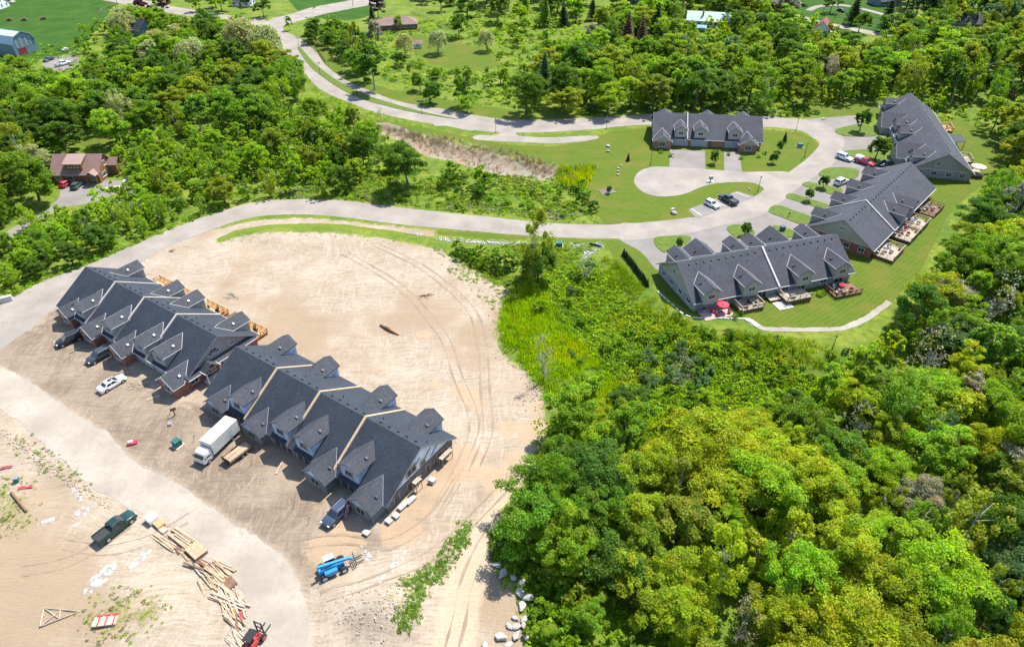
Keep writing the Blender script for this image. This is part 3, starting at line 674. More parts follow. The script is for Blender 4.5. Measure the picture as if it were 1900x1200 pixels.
def end_B(r, L):
    e = math.pi/2; rr = random.Random(4)
    m = MB()
    for i in range(16):                 # lettering on the wrap, too small to read
        y = -4.6+i*.62; z = 3.1+.75*((i*5) % 4)*.62
        if z < 6.9-.62*abs(y): m.box((L-.17, y, z), (.02, .9, .26), 0, rr.uniform(.3,.6))
    m.build('wrap_print', plain('wrap_print', (.10,.13,.22), .5), r)
    for y, z, w, h in ((-2.0,3.9,2.0,1.3),(.6,3.3,.9,.8)):
        f = MB()
        for a, b, c, d in ((0,h/2,w+.2,.2),(0,-h/2,w+.2,.2),(-w/2,0,.18,h),(w/2,0,.18,h),(0,0,.12,h)): f.box((L-.1, y+a, z+b), (.14, c, d))
        o = f.build('window_opening', TIMBER_PALE, r); MB().box((L-.16, y, z), (.05, w, h)).build('opening', TRIM_DARK, o)
    for y, w, h in ((-5.6,1.2,1.2),(-2.4,1.6,1.4),(1.5,.9,1.2),(4.3,1.1,2.0),(5.9,1.0,1.2)):
        o = MB().box((L-.13, y, 1.2), (.06, w, h)).build('opening', TRIM_DARK, r)
        f = MB()
        for a, b, c, d in ((0,h/2,w+.2,.12),(-w/2,0,.12,h),(w/2,0,.12,h)): f.box((L-.1, y+a, 1.2+b), (.12, c, d))
        f.build('opening_frame', TIMBER_PALE, o)
    # a plank scaffold along the wall
    m = MB()
    for y0, y1, z in ((-2.6,-1.2,2.1),(3.6,6.2,1.7)):
        m.box((L+.7,(y0+y1)/2,z),(.8,y1-y0,.08))
        for y in (y0+.1,y1-.1):
            for x in (L+.35,L+1.05): m.box((x,y,z/2),(.09,.09,z))
        m.box((L+1.05,(y0+y1)/2,z+.8),(.07,y1-y0,.1))
    m.build('scaffold', TIMBER_PALE, r)
def ends_plain(sides, round_win=False):
    def f(r, L):
        for s in sides:
            x = L-.15 if s == 'R' else .15; e = math.pi/2 if s == 'R' else -math.pi/2; k = 1 if s == 'R' else -1
            for y in (-5.4,-1.8,2.0,5.4): window(r, (x+k*.01, y, 1.4), 1.3, 1.1, e)
            if round_win: window(r, (x-k*.03, 0, 4.6), 1.5, 1.2, e, 'arch')
            else: window(r, (x-k*.03, -1.5, 4.2), .9, 1.2, e)
    return f
townhouse('A', 'red brick townhouse row with charcoal roof and tan party walls on the building site', BRICK_RED, SIDING_GREY, SIDING_GREY, ROOF_DARK, ROOF_DARK2,
          [8.3,18.0,28.0,33.7], [3.9,13.3,23.2,38.7], [3.2,17.0,23.4,36.8], [10.25,19.8,29.8], CAP_TAN, TRIM, wyf=[-9.3,-10.2,-10.3,-10.5], end=end_A)
townhouse('B', 'unfinished townhouse row with charcoal roof and bare timber party walls', BLOCK_RAW, WRAP, WRAP_BLUE, ROOF_DARK, ROOF_DARK2,
          [8.4,18.9,24.2,33.9], [3.7,13.3,28.9,38.4], [2.8,13.6,27.0,36.8], [10.4,20.6,30.6], CAP_WOOD, None, gutter=False, wyf=[-9.4,-9.6,-10.5,-10.6], trim=TRIM_DARK, winf=TIMBER_PALE, end=end_B, raw=True)
townhouse('b4', 'pale stone townhouse row seen from its garden side with decks', STONE_GREY, SIDING_TAN, SIDING_TAN, ROOF_GREY, ROOF_GREY2,
          [2.2,16.3,20.9,34.7], [8.1,27.5], [3.5,12.8,25.7,35.0], [18.6], CAP_WHITE, None, wing=(3.6,4.9,2.4), wyf=[-11.6,-11.6], dyf=-8.3, ryf=8.75, end=ends_plain('LR'))
townhouse('b3', 'red brick townhouse row with a tan gable and crowded rear decks', BRICK_RED, SIDING_TAN, SIDING_GREY, ROOF_GREY, ROOF_GREY2,
          [6.7,17.3,27.1,38.4], [], [18.4,24.2], [30.7], CAP_WHITE, None, dyf=-8.6, ryf=8.5, dz=(5.9,4.5), end=ends_plain('LR', True))
townhouse('b2', 'long grey stone townhouse row under a slate roof beside the wood', STONE_GREY, SIDING_GREY, SIDING_GREY, ROOF_GREY, ROOF_GREY2,
          [3.0,22.1,28.9,46.9], [15.8,40.4], [], [], CAP_WHITE, None, wing=(4.3,5.5,2.3), wyf=[-10.6,-10.6], dyf=-7.9, end=ends_plain('LR'))
townhouse('b1', 'brown brick townhouse row of three units facing the turning circle', BRICK_BROWN, SIDING_TAN, SIDING_TAN, ROOF_GREY, ROOF_GREY2,
          [7.8,13.6,23.7], [2.4,27.6], [3.8,17.2,28.2], [9.9], TRIM_DARK, None, wing=(2.9,4.4,2.3), wyf=[-10.7,-10.8], end=ends_plain('LR'))

# ------------------------------------------------------------------ decks, patios and what stands on them
def deck(px, py, ang, w, d, h, label, m=TIMBER_DECK, rails='bfs', group='wooden garden decks', stairs=0):
    p = G(px, py); p.z = 0
    r = empty('wooden_deck', p, R(ang), label, 'deck', group)
    b = MB(); n = int(w/.3)
    for i in range(n): b.box((-w/2+w*(i+.5)/n, 0, h-.03), (w/n-.025, d, .06))
    b.build('deck_boards', m, r)
    MB().box((0,0,(h-.07)/2),(w-.1,d-.1,h-.08)).build('skirt', TIMBER_DARK if m is not TIMBER_DECK else m, r)
    for side in rails:
        q = MB()
        if side in 'bf':
            y = (d/2-.06)*(1 if side == 'b' else -1); a, c = (-w/2+.06, y), (w/2-.06, y)
        else:
            x = (w/2-.06)*(1 if side == 's' else -1); a, c = (x, -d/2+.06), (x, d/2-.06)
        L = math.hypot(c[0]-a[0], c[1]-a[1]); k = max(2, int(L/1.3)+1)
        for i in range(k):
            t = i/(k-1); q.box((a[0]+(c[0]-a[0])*t, a[1]+(c[1]-a[1])*t, h+.5), (.1,.1,1.0))
        az = math.atan2(c[1]-a[1], c[0]-a[0])
        q.box(((a[0]+c[0])/2,(a[1]+c[1])/2,h+1.0),(L+.1,.14,.07),az); q.box(((a[0]+c[0])/2,(a[1]+c[1])/2,h+.18),(L,.06,.07),az)
        k = int(L/.22)
        for i in range(k):
            t = (i+.5)/k; q.box((a[0]+(c[0]-a[0])*t, a[1]+(c[1]-a[1])*t, h+.6), (.04,.04,.8))
        q.build('railing', m, r)
    if stairs:
        s = MB()
        for i in range(4): s.box((w/2*stairs, -d/2-.15-.28*i, h-.1-i*h/4.5), (1.2,.3,.06))
        s.build('stairs', m, r)
    return r
def row_pt(key, x, y, z=0):
    (ox, oy), a, L = ROWS[key]; c, s = math.cos(R(a)), math.sin(R(a))
    return Vector((ox+c*x-s*y, oy+s*x+c*y, z))
def deck_row(key, x, w, d, h, label, y0=7.7, **k):
    p = row_pt(key, x, y0+d/2); u = deck(950, 900, ROWS[key][1], w, d, h, label, **k); u.location = p; return u
UMBRED = plain('umbrella_red', (.55,.04,.07), .7, .15); CUSH = plain('cushion', (.55,.5,.45), .8); CUSHRED = plain('cushion_red', (.45,.05,.05), .8); DARKW = plain('wicker', (.06,.045,.04), .8)
def umbrella(p, label, m=UMBRED, r=1.5, h=2.3):
    o = empty('patio_umbrella', p, 0, label, 'umbrella'); mb = MB(); n = 8
    for i in range(n):
        a, b = 2*math.pi*i/n, 2*math.pi*(i+1)/n
        mb.quad((0,0,h), (r*math.cos(a),r*math.sin(a),h-.55), (r*math.cos(b),r*math.sin(b),h-.55)); mb.quad((r*math.cos(a),r*math.sin(a),h-.55),(r*math.cos(a)*1.0,r*math.sin(a)*1.0,h-.72),(r*math.cos(b),r*math.sin(b),h-.72),(r*math.cos(b),r*math.sin(b),h-.55))
    mb.build('canopy', m, o); MB().tube((0,0,0),(0,0,h),.03,k=6).build('pole', METAL, o); MB().tube((0,0,0),(0,0,.1),.28,.22,10).build('base', BLACK, o)
def patio_chair(p, rz, label, m=CUSH, fm=DARKW):
    o = empty('patio_chair', p, rz, label, 'chair', 'garden chairs on the decks')
    MB().box((0,0,.42),(.6,.6,.12)).build('seat', m, o); MB().box((0,.3,.72),(.6,.12,.6),0,-.15).build('backrest', m, o)
    for s in (-1,1):
        MB().box((s*.33,0,.5),(.08,.62,.3)).build('armrest', fm, o)
        for t in (-1,1): MB().box((s*.3,t*.27,.2),(.06,.06,.4)).build('leg', fm, o)
def patio_table(p, label, r=.6):
    o = empty('patio_table', p, 0, label, 'table', 'garden tables on the decks'); MB().tube((0,0,.68),(0,0,.74),r,k=14).build('tabletop', GLASS if r > .55 else TIMBER_DARK, o)
    for i in range(3):
        a = i*2.09; MB().tube((.1*math.cos(a),.1*math.sin(a),.68),(r*.7*math.cos(a),r*.7*math.sin(a),0),.03,k=5).build('leg', BLACK, o)
def grill(p, rz, label):
    o = empty('barbecue_grill', p, rz, label, 'grill', 'barbecues on the decks')
    MB().box((0,0,.42),(.7,.5,.75)).build('cabinet', METAL, o); MB().loft([[(-.4,.28*math.cos(a),.85+.3*math.sin(a)) for a in np.linspace(0,math.pi,7)],[(.4,.28*math.cos(a),.85+.3*math.sin(a)) for a in np.linspace(0,math.pi,7)]]).build('hood', BLACK, o)
    for s in (-1,1): MB().box((s*.6,0,.82),(.35,.45,.05)).build('side_shelf', METAL, o)
def planter(p, label, r=.35):
    o = empty('flower_pot', p, 0, label, 'planter', 'pots on the decks'); MB().tube((0,0,0),(0,0,.4),r*.7,r,10).build('pot', plain('terracotta',(.3,.13,.08)), o)
    V, Fq, T = leaf_blob(90, .38, seed=int(abs(p[0]*100)) % 999, leaf=.14); V = V*np.array([1,1,.8])+np.array([0,0,.55])
    c = link('foliage', np_mesh('pot_plant', V, Fq, LEAF, colors=dict(tint=T)), o); c.color = (.10,.15,.03,1)
def leaf_blob(n, r, seed=0, leaf=.2, flat=1.0, up=.25):
    g = np.random.default_rng(seed); d = g.normal(size=(n,3)); d /= np.linalg.norm(d,axis=1)[:,None]; d[:,2] = np.abs(d[:,2])*.9-.15
    c = d*(r*(.6+.45*g.random(n)))[:,None]; c[:,2] *= flat
    return leaf_quads(c, d+np.array([0,0,up]), leaf*(.6+.8*g.random(n)), g)
def leaf_quads(c, nrm, size, g, tint=None, aspect=.62, jit=.6):
    n = len(c); nrm = nrm+g.normal(size=(n,3))*jit; nrm /= np.linalg.norm(nrm,axis=1)[:,None]+1e-9
    t = np.cross(nrm, g.normal(size=(n,3))); t /= np.linalg.norm(t,axis=1)[:,None]+1e-9
    b = np.cross(nrm, t); s = np.asarray(size).reshape(-1,1)
    V = np.stack([c-t*s*.5, c+b*s*aspect*.5+nrm*s*.08, c+t*s*.5, c-b*s*aspect*.5+nrm*s*.08], 1).reshape(-1,3)
    F = np.arange(n*4).reshape(n,4)
    if tint is None:
        k = .62+.76*g.random(n); hue = g.normal(0,.10,n)
        tint = np.stack([k*(1+hue), k, k*(1-hue*.5), np.ones(n)], 1)
    return V, F, np.repeat(tint, 4, 0)

# row A decks at the back
for i, (x, w) in enumerate(((7.6,4.2),(14.2,5.0),(24.8,6.5),(36.4,6.6))):
    nm = ('first','second','third','fourth')[i]
    deck_row('A', x, w, 3.2, .6, f'orange timber deck behind the {nm} unit of the brick row on site', rails='bs' if i else 'bsn', m=plain('timber_orange', (.50,.26,.10), .7, .15, 2, fine=.15, bscale=10))
MB().box((0,0,1.0),(.08,3.0,1.9)).build('privacy_screen', TIMBER_DECK, None, row_pt('A',30.6,9.4), R(-33.5)); tag(bpy.context.scene.objects['privacy_screen'], 'tall timber privacy screen between the site row decks', 'screen')
for x, y, l in ((6.9,8.6,'barbecue on the first deck of the brick site row'),(34.0,8.8,'barbecue on the end deck of the brick site row')): grill(row_pt('A',x,y,.6), R(-33.5), l)
for i, (x, y) in enumerate(((24.0,9.0),(26.6,9.4),(36.0,9.2),(37.6,9.8),(38.7,8.9))):
    patio_chair(row_pt('A',x,y,.6), R(-33.5+70*i), ('dark cushioned chair on the third deck, left one','dark cushioned chair on the third deck, right one','garden chair on the end deck nearest the barbecue','garden chair in the middle of the end deck','garden chair at the outer end of the end deck')[i], DARKW)
for i, (x, y) in enumerate(((25.3,10.4),(27.3,10.2),(36.6,10.4))): planter(row_pt('A',x,y,.6), ('pot plant by the rail of the third deck, left','pot plant by the rail of the third deck, right','pot plant on the end deck of the site row')[i], .3)
# pale stone row: x runs from its right end
PATIO = plain('patio_stone', (.40,.33,.29), .9, .15, 2, bump=.2)
def patio(key, x, w, d, label, m=PATIO, y0=7.7):
    o = MB().box((0,0,.06),(w,d,.12)).build('patio_slab', m, None, row_pt(key,x,y0+d/2), R(ROWS[key][1])); tag(o, label, 'patio'); return o
patio('b4', 34.0, 6.6, 3.6, 'reddish stone patio behind the end unit of the pale stone row', plain('patio_red', (.42,.26,.24), .9, .15, 2))
umbrella(row_pt('b4',32.6,9.4,.12), 'open red umbrella on the reddish patio', r=1.25)
for i,(x,y) in enumerate(((34.6,9.2),(31.4,10.4),(34.2,10.6))): patio_chair(row_pt('b4',x,y,.12), R(40*i), ('red cushioned chair left of the red umbrella','red cushioned chair right of the red umbrella','red cushioned chair in front of the red umbrella')[i], CUSHRED)
grill(row_pt('b4',36.4,8.6,.12), R(197), 'barbecue at the left end of the reddish patio')
deck_row('b4', 26.6, 5.4, 3.6, .75, 'raised timber deck with barbecue behind the pale stone row', m=TIMBER_PALE, rails='bsn')
grill(row_pt('b4',28.2,8.4,.75), R(197), 'round barbecue on the raised deck of the pale stone row')
for i,(x,y) in enumerate(((26.6,9.6),(25.2,10.2),(27.6,10.4))): patio_chair(row_pt('b4',x,y,.75), R(80*i+20), ('dark chair in the middle of the barbecue deck','dark chair at the right of the barbecue deck','dark chair at the left of the barbecue deck')[i], DARKW)
deck_row('b4', 15.6, 6.0, 3.8, .95, 'high timber deck with a dark fire table behind the pale stone row', m=TIMBER_PALE, rails='sb')
deck_row('b4', 20.0, 2.6, 2.0, .5, 'low timber landing beside the high deck', m=TIMBER_PALE, rails='')
patio('b4', 19.3, 3.4, 2.6, 'square grey slab below the timber landing', CONCRETE, 10.0)
o = empty('fire_table', row_pt('b4',16.6,10.4,.95), R(197), 'dark square fire table on the high deck', 'table'); MB().box((0,0,.25),(1.0,.8,.5)).build('body', BLACK, o); MB().box((0,0,.53),(1.15,.95,.06)).build('tabletop', TRIM_DARK, o)
deck_row('b4', 4.0, 6.6, 4.2, .35, 'dark stained deck with red seats at the right end of the pale stone row', m=TIMBER_DARK, rails='bs', y0=8.4)
umbrella(row_pt('b4',4.6,10.6,.35), 'small half open red umbrella on the dark deck', r=.7, h=1.9)
for i,(x,y) in enumerate(((5.8,9.8),(3.2,9.6),(2.6,11.4),(4.8,11.9),(6.2,11.4))): patio_chair(row_pt('b4',x,y,.35), R(72*i), ('pale lounge chair at the left of the dark deck','red lounge chair at the right of the dark deck','red chair by the rail of the dark deck','pale chair near the dark deck corner','pale chair in the near left corner of the dark deck')[i], CUSHRED if i in (1,2) else CUSH)
# brick row decks
for i,(x,w,h,l,m) in enumerate(((38.0,7.4,.7,'pale timber deck behind the near end of the brick row',TIMBER_PALE),(27.0,6.6,.8,'timber deck with red cushions behind the brick row',TIMBER_PALE),(19.6,6.0,.8,'timber deck with white table behind the brick row',TIMBER_PALE),(8.6,7.4,.35,'dark patio deck with planters behind the far end of the brick row',TIMBER_DARK))):
    deck_row('b3', x, w, 4.6, h, l, m=m, rails='bsn')
    cs = CUSHRED if i == 1 else CUSH
    for j,(dx,dy) in enumerate(((-1.6,1.4),(.2,2.6),(1.8,1.3))): patio_chair(row_pt('b3',x+dx,8.0+dy,h), R(120*j+20*i), f'{("first","second","third")[j]} {"red" if i==1 else "pale"} chair on the {l.split(" behind")[0]}', cs)
    patio_table(row_pt('b3',x+.4,9.3,h), 'round table on the '+l.split(' behind')[0], .62)
    planter(row_pt('b3',x-2.4,11.6,h), 'pot plant on the '+l.split(' behind')[0])
    grill(row_pt('b3',x+2.4,8.4,h), R(227), 'barbecue on the '+l.split(' behind')[0])
# slate roofed row decks
deck_row('b2', 10.8, 5.0, 4.2, .6, 'brown deck with white rail at the far end of the slate roofed row', m=TIMBER_DECK, rails='bsn', y0=7.9)
deck_row('b2', 35.8, 4.6, 3.6, .6, 'small railed deck in the middle of the slate roofed row', m=TIMBER_PALE, rails='bsn', y0=7.9)
deck_row('b2', 45.5, 5.2, 3.8, .7, 'timber deck under a round canopy at the near end of the slate roofed row', m=TIMBER_PALE, rails='sn', y0=7.9)
umbrella(row_pt('b2',46.0,10.4,.7), 'pale round canopy over the near end deck', plain('canvas_tan',(.5,.36,.28),.8), 2.0, 2.5)
for i,(x,y) in enumerate(((10.0,9.2),(11.6,10.6),(35.2,9.4),(44.6,9.2))): patio_chair(row_pt('b2',x,y,.6), R(90*i), ('dark chair on the far brown deck by the house','dark chair on the far brown deck by the rail','pale chair on the small middle deck','pale chair under the round canopy')[i], DARKW if i < 2 else CUSH)
o = MB(); o.box((0,0,2.3),(6.0,3.6,.14),0,.12)
for x in (-2.8,2.8): o.box((x,1.6,1.1),(.14,.14,2.2))
o = o.build('porch_canopy', ROOF_DARK2, None, row_pt('b2',24.5,9.8), R(ROWS['b2'][1])); tag(o, 'dark sloping porch roof on posts at the back of the slate roofed row', 'porch')
# ------------------------------------------------------------------ other houses
ROOF_RED = siding('roof_red_metal', (.215,.130,.110), .5); ROOF_BROWN = shingle('roof_brown', (.19,.125,.105)); ROOF_GREEN = siding('roof_green_metal', (.30,.42,.36), .5)
ROOF_GREEN2 = siding('roof_bright_green_metal', (.06,.34,.22), .5); ROOF_PALE = siding('roof_pale_metal', (.36,.44,.52), .6); LOGWALL = siding('log_wall', (.20,.10,.045), .3)
WHITEWALL = siding('white_wall', (.62,.63,.66), .2); TEALWALL = siding('barn_board', (.13,.20,.24), .35); ROOF_RB = shingle('roof_red_brown', (.20,.07,.06))
def house(px, py, ang, w, d, wh, rh, roofm, wallm, label, name='house', hip=False, chimney=None, wins=3, cat='house', over=.45):
    p = G(px, py); r = empty(name, (p.x, p.y, p.z), R(ang), label, cat)
    MB().box((0,0,wh/2),(w,d,wh)).build('wall', wallm, r)
    s = (rh-wh)/(d/2); e = d/2+over; ze = rh-s*e
    if hip:
        h = w/2-d/2+.3; m = MB(); A = [(-w/2-over,-e,ze),(w/2+over,-e,ze),(w/2+over,e,ze),(-w/2-over,e,ze)]; B = [(-h,0,rh),(h,0,rh)]
        m.quad(A[0],A[1],B[1],B[0]); m.quad(A[2],A[3],B[0],B[1]); m.quad(A[1],A[2],B[1]); m.quad(A[3],A[0],B[0]); m.quad(*A[::-1]); ro = m.build('roof', roofm, r)
    else:
        MB().prism([(-w/2+.01,-d/2+.01,wh),(-w/2+.01,d/2-.01,wh),(-w/2+.01,0,rh-.15)],(w-.02,0,0)).build('gable_wall', wallm, r)
        m = MB()
        for k in (-1,1):
            q = [(-w/2-over,0,rh),(w/2+over,0,rh),(w/2+over,k*e,ze),(-w/2-over,k*e,ze)]; slab(m, q if k > 0 else q[::-1], .14)
        ro = m.build('roof', roofm, r)
    MB().box((0,-e-.02,ze-.1),(w+2*over,.1,.12)).build('gutter', TRIM, ro)
    if chimney: MB().box((chimney[0],chimney[1],rh-.2),(.8,.8,1.8)).build('chimney', BRICK_BROWN, ro)
    for i in range(wins):
        x = -w/2+w*(i+.5)/wins
        if i == wins//2 and wins > 1:
            o = MB().box((x,-d/2-.03,1.03),(1.0,.08,2.05)).build('door', TIMBER_DARK, r); MB().tube((x+.36,-d/2-.1,1),(x+.36,-d/2-.1,1.1),.03,k=6).build('handle', METAL, o)
        else: window(r, (x,-d/2-.01,1.5), 1.4, 1.1)
    for k, a in ((1, math.pi/2), (-1, -math.pi/2)):
        for y in (-d/4, d/4): window(r, (k*(w/2+.01), y, 1.5), 1.1, 1.1, a)
    return r
# red roofed house by the gravel yard
rh = house(160, 327, 1.0, 12.6, 9.0, 3.0, 6.6, ROOF_RED, LOGWALL, 'brown timber house with dusty red metal roof and shed dormer', wins=4)
o = MB().prism([(-2.3,-3.9,3.4),(2.2,-3.9,3.4),(2.2,-3.9,5.35),(-2.3,-3.9,5.35)],(0,3.2,0)).build('shed_dormer', LOGWALL, rh)
MB().prism([(-2.6,-4.3,5.40),(2.5,-4.3,5.40),(2.5,-.2,6.72),(-2.6,-.2,6.72)],(0,0,-.12)).build('dormer_roof', siding('roof_red_metal_pale', (.285,.185,.16), .5), o)
for x in (-.9,.9): window(o, (x,-3.92,4.7), 1.0, .8)
w_ = MB().box((-7.6,1.0,1.3),(2.8,4.6,2.6)).build('annex', LOGWALL, rh); MB().prism([(-9.2,-1.6,2.75),(-6.3,-1.6,3.25),(-6.3,3.6,3.25),(-9.2,3.6,2.75)],(0,0,-.12)).build('annex_roof', ROOF_BROWN, w_)
w_ = MB().box((7.4,2.6,1.5),(2.4,3.0,3.0)).build('side_wing', LOGWALL, rh); m = MB()
for k in (-1,1): m.prism([(5.9,2.6,4.6),(9.1,2.6,4.6),(9.1,2.6+k*2.1,3.0),(5.9,2.6+k*2.1,3.0)],(0,0,-.12))
m.build('wing_roof', ROOF_RED, w_)
m = MB()
for k in (-1,1): m.prism([(5.0,-3.2,3.9),(5.0,-6.4,3.9),(5.0+k*1.5,-6.4,2.9),(5.0+k*1.5,-3.2,2.9)],(0,0,-.1))
o = m.build('porch_roof', ROOF_RED, rh)
for x in (3.7,6.3): MB().box((x,-6.1,1.4),(.16,.16,2.8)).build('porch_post', LOGWALL, o)
for z, y in ((1.5,-1.2),(1.5,1.0),(4.0,0.0)): window(rh, (6.31,y,z), 1.0, 1.3, math.pi/2)
deck(222, 312, 1.0, 3.0, 4.0, .6, 'small brown deck at the side of the red roofed house', m=TIMBER_DARK, rails='bs')
# barn
bp = G(18, 95); bn = empty('barn', (bp.x, bp.y, 0), R(-22), 'weathered blue grey barn with pale gambrel roof in the field', 'barn')
prof = [(-5,0),(5,0),(5,4.6),(3.4,7.4),(0,8.8),(-3.4,7.4),(-5,4.6)]
MB().prism([(-11,y,z*.985) for y, z in prof],(21.8,0,0)).build('wall', TEALWALL, bn)
m = MB()
for a, b in ((2,3),(3,4),(4,5),(5,6)):
    (y0,z0),(y1,z1) = prof[a], prof[b]; m.prism([(-11.4,y0*1.06,z0-.05),(11.2,y0*1.06,z0-.05),(11.2,y1*1.02,z1+.1),(-11.4,y1*1.02,z1+.1)],(0,0,.14))
m.build('roof', ROOF_PALE, bn)
o = MB().box((10.85,-1.5,1.5),(.12,3.4,3.0)).build('barn_door', plain('barn_red',(.22,.03,.035),.8), bn)
m = MB()
for z in (.3,2.8): m.box((10.93,-1.5,z),(.05,3.3,.16))
m.build('door_batten', TEALWALL, o)
for y in (-3.2,-1,1.2,3.2): MB().box((10.84,y,4.6),(.08,.5,3.2)).build('wall_board', plain('board_pale',(.26,.33,.36),.8), bn)
house(262, 62, -30, 11, 8, 3.0, 6.2, ROOF_DARK, TEALWALL, 'dark roofed house half hidden by trees near the top road', chimney=(3,1))
house(735, 52, 14, 19, 9, 2.7, 4.9, ROOF_BROWN, BRICK_RED, 'long brick bungalow with brown hipped roof near the divided road', hip=True, wins=5)
house(1312, 46, -14, 19, 10, 2.9, 5.8, ROOF_GREEN, WHITEWALL, 'house with pale green metal roof among trees', chimney=(-2.5,-2.2), wins=5)
house(1524, 62, 62, 9, 6.5, 3.0, 6.2, ROOF_RB, WHITEWALL, 'small white cottage with red brown roof by the country road', wins=3)
house(1640, 8, 20, 14, 9, 3.0, 6.5, ROOF_GREY, TEALWALL, 'grey gabled house on the lawn at the top', chimney=(2,0))
house(1785, 50, -10, 14, 9, 2.8, 6.0, ROOF_GREY, STONE_GREY, 'slate roofed house with white chimney among upper right trees', chimney=(-5,0))
house(1838, 64, 30, 8, 6, 2.6, 4.6, ROOF_GREY2, WHITEWALL, 'little grey roofed shed in the upper right wood', name='shed', cat='shed', wins=2)
house(1905, 178, 25, 12, 8, 3.0, 6.4, ROOF_GREEN2, BRICK_BROWN, 'brick house with bright green roof at the right edge', wins=3)
house(1172, 8, 5, 9, 7, 2.8, 5.2, ROOF_RB, TEALWALL, 'blue house with red roof at the top edge', wins=3)
house(1250, 14, -20, 12, 8, 2.8, 5.2, plain('roof_pink',(.42,.30,.26)), WHITEWALL, 'pinkish roofed house behind the green roofed one', wins=3)
house(-8, 15, 0, 10, 8, 2.8, 5.5, ROOF_GREY, WHITEWALL, 'white house at the top left edge of the field', wins=3)
house(452, 10, -8, 10, 7, 2.8, 5.4, ROOF_GREY, WHITEWALL, 'small white house beyond the junction', wins=3)
house(1300, 58, -14, 4, 3, 2.0, 2.7, plain('tarp_blue',(.10,.25,.42)), TEALWALL, 'blue roofed garden shed by the green roofed house', name='shed', cat='shed', wins=1)
house(775, 88, 10, 3.4, 3, 2.0, 2.9, ROOF_BROWN, WHITEWALL, 'tiny garden shed under the willows', name='shed', cat='shed', wins=1)

